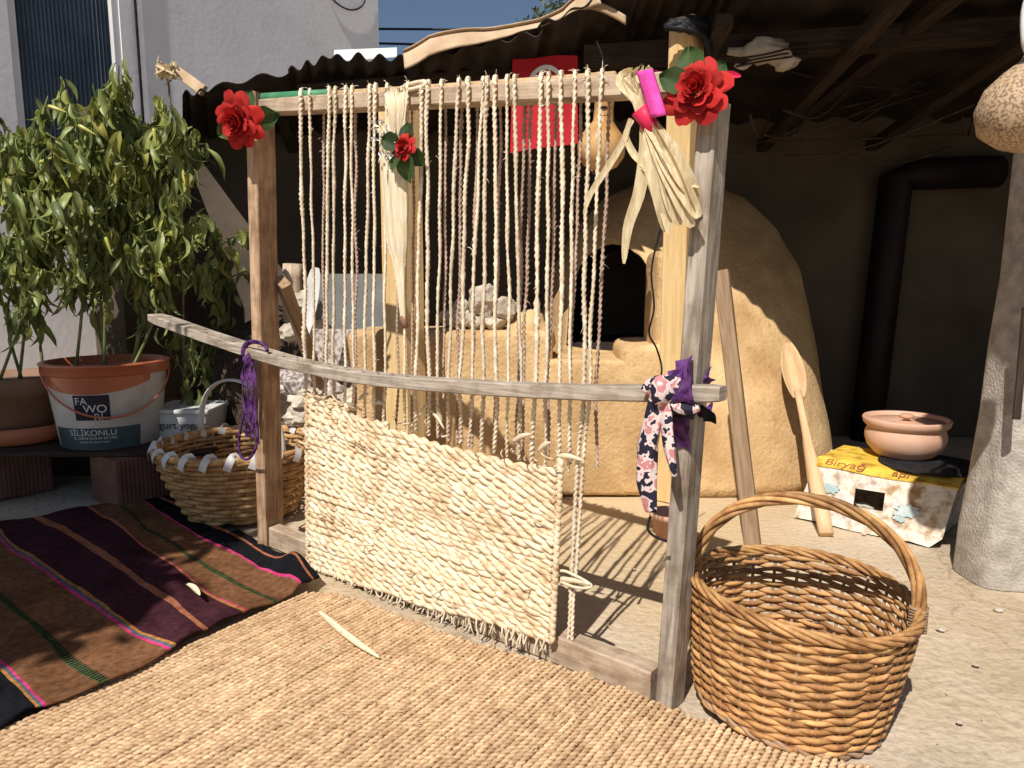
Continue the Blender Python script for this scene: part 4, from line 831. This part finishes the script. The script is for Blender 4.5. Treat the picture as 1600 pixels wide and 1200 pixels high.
bo[1].extend([(bd[(i+1)%len(bd)],bd[i],bd[i]+n,bd[(i+1)%len(bd)]+n) for i in range(len(bd))])
Obj('bowl',bo,m_spoon,spo,M=spm)
# leaning batten
s0=G(1177,858); s1=P(1127,424,2.62); beam('leaning_batten',s0+V((0,0,.0)),s1,.052,.04,V((-.45,-.9,.2)),m_wbrown,label='brown square batten leaning back against the oven behind the wicker basket',cat='batten')
# pillar
pb=G(1538,922); px0=pb.x; py0=pb.y
prof_=[(0,0,.0),(.03,.003,0),(.15,.012,0),(.3,.028,0),(.5,.045,0.),(.7,.058,0.),(.9,.066,0),(1.2,.074,0),(1.6,.082,.0),(1.98,.09,.0)]
v=[];f=[]
for z,ix,iy in prof_:
    ring_=[]
    for k in range(44):
        a=2*PI*k/44; c,s=math.cos(a),math.sin(a); r=1/((abs(c)**5+abs(s)**5)**.2); hx=.22-ix*.6; hy=.11-iy*.5
        p=V((px0+.22+ix*.4+r*c*hx,py0+.10+r*s*hy,z)); p+=V((c,s,0))*(.008*noise.noise(p*7)+.004*noise.noise(p*22)); v.append(p)
for j in range(len(prof_)-1):
    for k in range(44): f.append((j*44+k,j*44+(k+1)%44,(j+1)*44+(k+1)%44,(j+1)*44+k))
f.append(tuple((len(prof_)-1)*44+k for k in range(44)))
Obj('concrete_pillar',(v,f),m_pillar,label='thick rough concrete pillar base standing beside the tin stove',cat='pillar')
beam('dark_slat',P(1588,655,py0-.06),P(1604,480,py0-.06),.02,.015,(0,-1,0),m_wdark,label='short dark wooden slat fixed on the concrete pillar face',cat='slat')
tpot=G(1045,838); Obj('small_pot',lathe([(0,.0),(.045,0),(.062,.07),(.07,.072),(.07,.09),(.062,.09),(.05,.02),(0,.02)],28,V((tpot.x,tpot.y,0))),m_terra,label='small terracotta pot on the ground behind the grey loom post',cat='pot')
# ================================================================ LEFT CORNER: POTS, BUCKET, PLANTS
bA=G(187,797); bt=.205
def ribbrick(L1,D1,Hh):
    # ribbed hollow brick: local x along the ribbed face, y depth
    vf=[box(0,L1,0.004,D1,0,Hh)]
    n=16
    for k in range(n): x0_=.004+(L1-.008)*k/n; vf.append(box(x0_,x0_+(L1-.008)/n*.55,-.0025,.0045,.003,Hh-.003))
    return join(*vf)
bx=V((.62,.785,0)).normalized(); by=V((-bx.y,bx.x,0))
def hollow(o,ex,ey,z,label):
    M=basis(o+V((0,0,z)),ex,ey,V((0,0,1))); return Obj('hollow_brick',ribbrick(.27,.24,.195),m_brick,M=M,smooth=False,label=label,cat='brick')
hollow(bA,bx,by,0,'ribbed hollow clay brick under the plank below the paint bucket')
hollow(G(-60,800)+V((0,.1,0)),bx,by,0,'ribbed hollow clay brick under the plank below the brown plant pot')
beam('plank',V((-2.75,3.08,.205)),V((-1.22,3.12,.205)),.50,.018,(0,0,1),m_wdark,label='dark plank on hollow bricks carrying the plant pots',cat='plank')
zb_=.215
bu=P(176,690,3.08); bcx=V((bu.x,3.08,zb_)); BR,BT_,BH=.190,.232,.345
bkt=thing('paint_bucket',bcx,'white paint bucket with orange rim reused as a pepper planter','bucket')
def bprof(z): return BR+(BT_-BR)*z/BH
Obj('body',lathe([(0,0),(BR-.006,0),(BR,.006),(bprof(.3),.3),(bprof(.3),.302)],56,bcx),m_bwhite,bkt)
def band_(z0,z1,a0_,a1_,m_,name,o=.0012,shape=None):
    def fn(u,v):
        a=a0_+(a1_-a0_)*u; lo_=z0(u) if callable(z0) else z0; hi_=z1(u) if callable(z1) else z1; z=lo_+(hi_-lo_)*v; r=bprof(z)+o; return bcx+V((r*math.sin(a),-r*math.cos(a),z))
    return Obj(name,grid(fn,40,4),m_,bkt)
vwa=math.atan2(-bcx.x,bcx.y)*-1 # angle of the side facing the camera
vw=math.atan2(-bcx.x,bcx.y) # rotate so that a=vw faces the camera (x to the right)
band_(lambda u:.275-.045*math.sin(PI*u)**.8,.300,vw-1.5,vw+.75,m_oran,'orange_band')
band_(.004,.092,vw-1.25,vw+.55,m_teal,'label_band',.0010)
band_(.125,.228,vw-.62,vw-.0,m_navy,'logo_panel',.0016)
def btxt(s_,size,a_,z,m_):
    tv,tf=textmesh(s_,size,.0002); vv=[]
    for p in tv:
        zz=z+p.y; r=bprof(zz)+.0030+p.z; a=a_+p.x/bprof(z); vv.append(bcx+V((r*math.sin(a),-r*math.cos(a),zz)))
    return Obj('lettering',(vv,tf),m_,bkt,smooth=False)
btxt('FA',.042,vw-.48,.190,m_print); btxt('WO',.046,vw-.25,.157,m_print); btxt('RI',.040,vw-.20,.126,m_print)
btxt('SİLİKONLU',.034,vw-.36,.062,m_print); btxt('İÇ CEPHE DUVAR BOYASI',.014,vw-.33,.046,m_print); btxt('su bazlı mat duvar boyası',.011,vw-.33,.032,m_print)
rim=Obj('rim',lathe([(bprof(.3)+.001,.298),(BT_+.006,.300),(BT_+.010,.306),(BT_+.010,.335),(BT_+.014,.338),(BT_+.014,.346),(BT_-.002,.348),(BT_-.006,.30)],64,bcx),m_oran,bkt)
Obj('soil',lathe([(0,.30),(BT_-.012,.295)],40,bcx),m_soil,bkt)
hd=[]
for i in range(41):
    t=i/40; a=vw-1.35+2.75*t; r=bprof(.2)+.022; z=.318-.18*math.sin(PI*t)**.9; hd.append(bcx+V((r*math.sin(a)*1.02,-r*math.cos(a)*1.02,z)))
Obj('handle',tube(hd,.0045,7),m_oran,bkt)
cp=P(30,680,3.12); cpc=V((cp.x,3.12,zb_)); cpt=thing('plant_pot',cpc,'dull brown plant pot standing in an orange saucer','plant pot')
Obj('pot',lathe([(0,.02),(.15,.02),(.155,.025),(.19,.20),(.205,.205),(.212,.275),(.206,.28),(.195,.275),(.185,.24),(0,.24)],56,cpc),m_tdark,cpt)
Obj('soil',lathe([(0,.252),(.19,.247)],36,cpc),m_soil,cpt)
Obj('saucer',lathe([(0,0),(.18,0),(.20,.01),(.222,.075),(.216,.076),(.196,.016),(0,.012)],56,cpc),m_sauc,cpt)
# yogurt tub with a small plant
yb=P(300,690,3.22); yc=V((yb.x,3.22,0)); tub=thing('yogurt_tub',V((yc.x,yc.y,.15)),'white yogurt tub planter behind the reed basket','tub')
Obj('body',bevel(([V((yc.x+sx_*w,yc.y+sy_*w,z)) for z,w in ((.15,.10),(.33,.125)) for sx_,sy_ in ((-1,-1),(1,-1),(1,1),(-1,1))],[(3,2,1,0),(4,5,6,7),(0,1,5,4),(1,2,6,5),(2,3,7,6),(3,0,4,7)]),.012,3),m_tubw,tub)
Obj('rim',bevel(box(yc.x-.135,yc.x+.135,yc.y-.135,yc.y+.135,.325,.345),.006,2),m_tubw,tub,smooth=False)
tv,tf=textmesh('yogurt yogurt',.045,.0003); Obj('lettering',([V((yc.x+p.x,yc.y-.121-(p.y)*.1-p.z-.004,.262+p.y)) for p in tv],tf),m_black,tub,smooth=False)
Obj('storage_box',bevel(box(yc.x-.2,yc.x+.3,yc.y-.16,yc.y+.2,0,.15),.01,2),m_cart,label='brown box under the yogurt tub',cat='box',smooth=False)
Obj('shade_block',bevel(box(-2.4,-1.72,3.3,3.45,0,.19),.004,1),m_wdark,label='dark box added to darken the sunlit ground under the pot plank',cat='crate',smooth=False)  # added dark box standing in for shade on the ground behind the bricks
# leaves
def leafmesh(l,w,dr,cup,seed,m_):
    def fn(u,v):
        uu=(u-.5)*2; ww=w*math.sin(PI*min(1,.03+.97*v**.85))**.8; b_=dr*v*v
        return V((uu*ww+.004*noise.noise(V((u*4,v*4,seed))),l*v*math.cos(b_*.8),-l*v*math.sin(b_)*.9+cup*ww*abs(uu)+.006*noise.noise(V((u*3,v*5,seed+9)))))
    vf=grid(fn,4,7); me=bpy.data.meshes.new('leaf'); me.from_pydata([tuple(q) for q in vf[0]],[],vf[1]); me.polygons.foreach_set('use_smooth',[True]*len(me.polygons)); me.materials.append(m_); return me
LV=[leafmesh(.15,.017,.5,.6,1,m_leaf),leafmesh(.13,.021,.35,.45,2,m_leaf),leafmesh(.17,.018,.8,.7,3,m_leaf),leafmesh(.10,.015,.3,.6,4,m_leaf),leafmesh(.14,.016,.9,.9,5,m_leaf)]
LY=[leafmesh(.10,.024,1.0,.5,6,m_leafy),leafmesh(.12,.022,.7,.8,7,m_leafy)]
def leafM(p,az,tilt,roll,s):
    return Matrix.Translation(p)@Matrix.Rotation(az,4,'Z')@Matrix.Rotation(tilt,4,'X')@Matrix.Rotation(roll,4,'Y')@Matrix.Scale(s,4)
pepm=None
def pepper_plant(b0,tp,label,group,n=85,zmin=.30,leafs=LV,spread=.18,ly=.18,sc=1.):
    o=thing('pepper_plant',b0,label,'plant',group); H_=(tp-b0).z
    mid_=[b0,b0.lerp(tp,.3)+V((random.uniform(-.04,.04),random.uniform(-.04,.04),0)),b0.lerp(tp,.65)+V((random.uniform(-.05,.05),random.uniform(-.05,.05),0)),tp]
    sp_=spline(mid_,24); Obj('stem',tube(sp_,[.0075-.0002*i for i in range(24)],6),m_stem,o)
    tips=[]
    for k in range(8):
        i=random.randint(8,20); a=random.uniform(0,2*PI); q=sp_[i]; ln=random.uniform(.6,1.2)*spread; e=q+V((math.cos(a)*ln,math.sin(a)*ln,random.uniform(.05,.22)))
        br_=spline([q,(q+e)/2+V((0,0,.02)),e],7); Obj('branch',tube(br_,[.0042,.004,.0036,.0032,.0028,.0024,.002],5),m_stem,o); tips+=br_[2:]
    for k in range(n):
        if random.random()<.62: q=random.choice(tips)
        else:
            t=zmin+(1-zmin)*random.random()**.8; q=sp_[min(23,int(t*23))]
        q=q+V((random.uniform(-.03,.03),random.uniform(-.03,.03),random.uniform(-.03,.03)))
        me=random.choice(LY if random.random()<ly else leafs)
        Obj('leaf',None,None,o,leafM(q,random.uniform(0,2*PI),R(random.uniform(-112,-38)),R(random.uniform(-50,50)),sc*random.uniform(.62,1.25)),mesh=me)
    return o
gname='pepper plants growing from the pots'
for i,(dx,dy,px,py) in enumerate(((-.10,-.06,150,150),(-.04,.08,95,120),(.03,-.08,205,120),(.09,.03,255,150),(.12,-.05,300,205),(0,.0,175,125),(.06,.1,230,190))):
    pepper_plant(bcx+V((dx,dy,.29)),P(px,py,3.08+dy+random.uniform(-.12,.12)),'tall leafy pepper plant growing in the orange rimmed paint bucket',gname,n=250,sc=.74)
for i,(dx,dy,px,py) in enumerate(((-.08,-.04,-40,180),(.06,-.06,75,150),(.1,.05,40,210),(-.02,.08,10,230),(.0,-.1,110,260))):
    pepper_plant(cpc+V((dx,dy,.245)),P(px,py,3.1+dy+random.uniform(-.12,.08)),'leafy pepper plant growing in the dull brown plant pot',gname+' on the left',n=230,sc=.74)
pf=lathe([(0,0),(.006,.002),(.010,.015),(.009,.045),(.005,.08),(.0005,.10)],8); pme=bpy.data.meshes.new('pepper'); pme.from_pydata([tuple(q) for q in pf[0]],[],pf[1]); pme.polygons.foreach_set('use_smooth',[True]*len(pme.polygons)); pme.materials.append(m_pepper)
pl_=[o for o in bpy.data.objects if o.name.startswith('pepper_plant')]
for px,py,ti in ((75,165,110),(122,195,120),(60,255,70),(95,265,160),(240,200,175),(285,265,172),(165,370,165)):
    Obj('pepper',None,None,pl_[0] if px>110 else pl_[8],Matrix.Translation(P(px,py,2.86))@Matrix.Rotation(R(ti),4,'Y')@Matrix.Scale(.75,4),mesh=pme)
# dim shrub with pale blossoms behind the loom post, tub plant, tall dry flower
LS=[leafmesh(.07,.016,.7,.5,11,m_leaf),leafmesh(.06,.014,.5,.4,12,m_leaf)]
sb0=P(330,560,3.5); sb0.z=0
shr=pepper_plant(sb0,P(335,345,3.5),'thin dusky shrub between the pepper plants and the loom post','shrubs',n=110,leafs=LS,spread=.2,ly=.12); shr.name='shrub'; WM['shrub']=WM.get(shr.name,Matrix.Translation(sb0)); del shr['group']
s2=pepper_plant(V((sb0.x+.12,3.55,0)),P(362,400,3.55),'low dusky shrub beside the stones behind the loom post','shrubs',n=60,leafs=LS,spread=.16,ly=.2); s2.name='shrub'; del s2['group']
tpn=pepper_plant(V((yc.x+.02,yc.y,.345)),V((yc.x+.03,yc.y,.52)),'small broad leaved seedling in the yogurt tub','seedling',n=16,leafs=LV,spread=.09,zmin=.1,ly=.1,sc=.8); tpn.name='seedling'; del tpn['group']
df=P(262,112,3.3); d_=thing('dry_flower',V((df.x,3.3,0)),'tall dry stalk with a faded pink flower head above the pepper leaves','flower')
Obj('stalk',tube(spline([V((df.x-.05,3.3,0)),V((df.x,3.32,.9)),df],14),.005,5),m_dry,d_)
for k in range(22): Obj('floret',ribbon([df+rv()*.02,df+rv()*.055,df+rv()*.075],.010,rv(),.4,6,True),m_husk,d_)
# stones, slabs, rubble behind the loom
for k,(px,py,Y,r) in enumerate(((462,600,3.1,.07),(488,625,3.05,.06),(470,650,3.05,.06),(500,660,3.1,.05),(455,520,3.25,.04),(478,585,3.15,.05),(520,610,3.1,.04),(475,470,3.4,.045),(545,625,3.1,.05),(580,635,3.1,.045))):
    Obj('rubble_stone',rock(r*1.15,k+.3,(1.2,1,.85),3,.4),m_stone if k%3 else m_granite,M=Matrix.Translation(P(px,py,Y)),smooth=False,label='rough pale rubble stone heaped behind the left loom post',cat='stone',group='rubble behind the loom')
lg=P(457,412,3.45); Obj('log',tube(spline([V((lg.x-.03,3.5,0)),V((lg.x-.02,3.48,.5)),lg],12),[.05,.05,.049,.048,.048,.047,.046,.046,.045,.045,.044,.043],12,lobes=3,amp=.08,twist=2),m_wbase,label='short weathered log standing upright behind the left loom post',cat='log')
Obj('rubble_heap',off(rock(.42,8,(1.0,.6,1.6),4,.25),V((-1.0,3.5,.12))),m_soil,kind='stuff',label='dark heap of rubble and soil behind the loom post',cat='rubble')
ga=P(492,515,3.2);gb=P(600,590,3.2); beam('granite_slab',V(((ga.x+gb.x)/2,3.2,0)),V(((ga.x+gb.x)/2,3.24,ga.z)),gb.x-ga.x+.03,.05,(0,-1,.15),m_granite,label='speckled pink granite slab standing behind the rope warps',cat='slab')
gc=P(498,388,3.42);gd_=P(612,515,3.42); beam('grey_board',V(((gc.x+gd_.x)/2,3.42,0)),V(((gc.x+gd_.x)/2,3.44,P(550,428,3.42).z)),gd_.x-gc.x+.08,.04,(0,-1,.1),m_slab,label='plain grey board standing behind the granite slab',cat='board')
Obj('white_rag',ribbon([P(494,418,3.0),P(486,470,3.0),P(476,530,3.0)],.035,V((-.3,-1,.2)),.3,12,True),m_wstrip,label='white plastic strip hanging by the rubble behind the ropes',cat='plastic')

# straw litter on the concrete and the mat
lt_=[]
for k in range(150):
    q=G(random.uniform(430,1560),random.uniform(850,1190)); q.z=.004 if (q-MC).dot(ME)<0 or (q-MC).dot(MD)>0 else .0195
    if q.z<.01 and k%2: continue
    d=V((random.uniform(-1,1),random.uniform(-1,1),.05)).normalized()*random.uniform(.006,.022); lt_.append(tube([q,q+d*.5+V((0,0,.002)),q+d],[.0009,.0011,.0006],4))
Obj('straw_litter',join(*lt_),m_husk,kind='stuff')
for k,(px,py,rr_) in enumerate(((1470,985,.009),(1525,1040,.007),(1350,835,.008),(1560,955,.010),(1440,905,.006),(1290,905,.007),(990,890,.006),(1500,1130,.006))):
    q=G(px,py); Obj('pebble',rock(rr_,k*1.7,(1.2,1,.6),2,.35),m_stone,M=Matrix.Translation(q+V((0,0,rr_*.35))),smooth=False,label='tiny pale pebble lying on the concrete yard',cat='pebble',group='pebbles on the concrete')
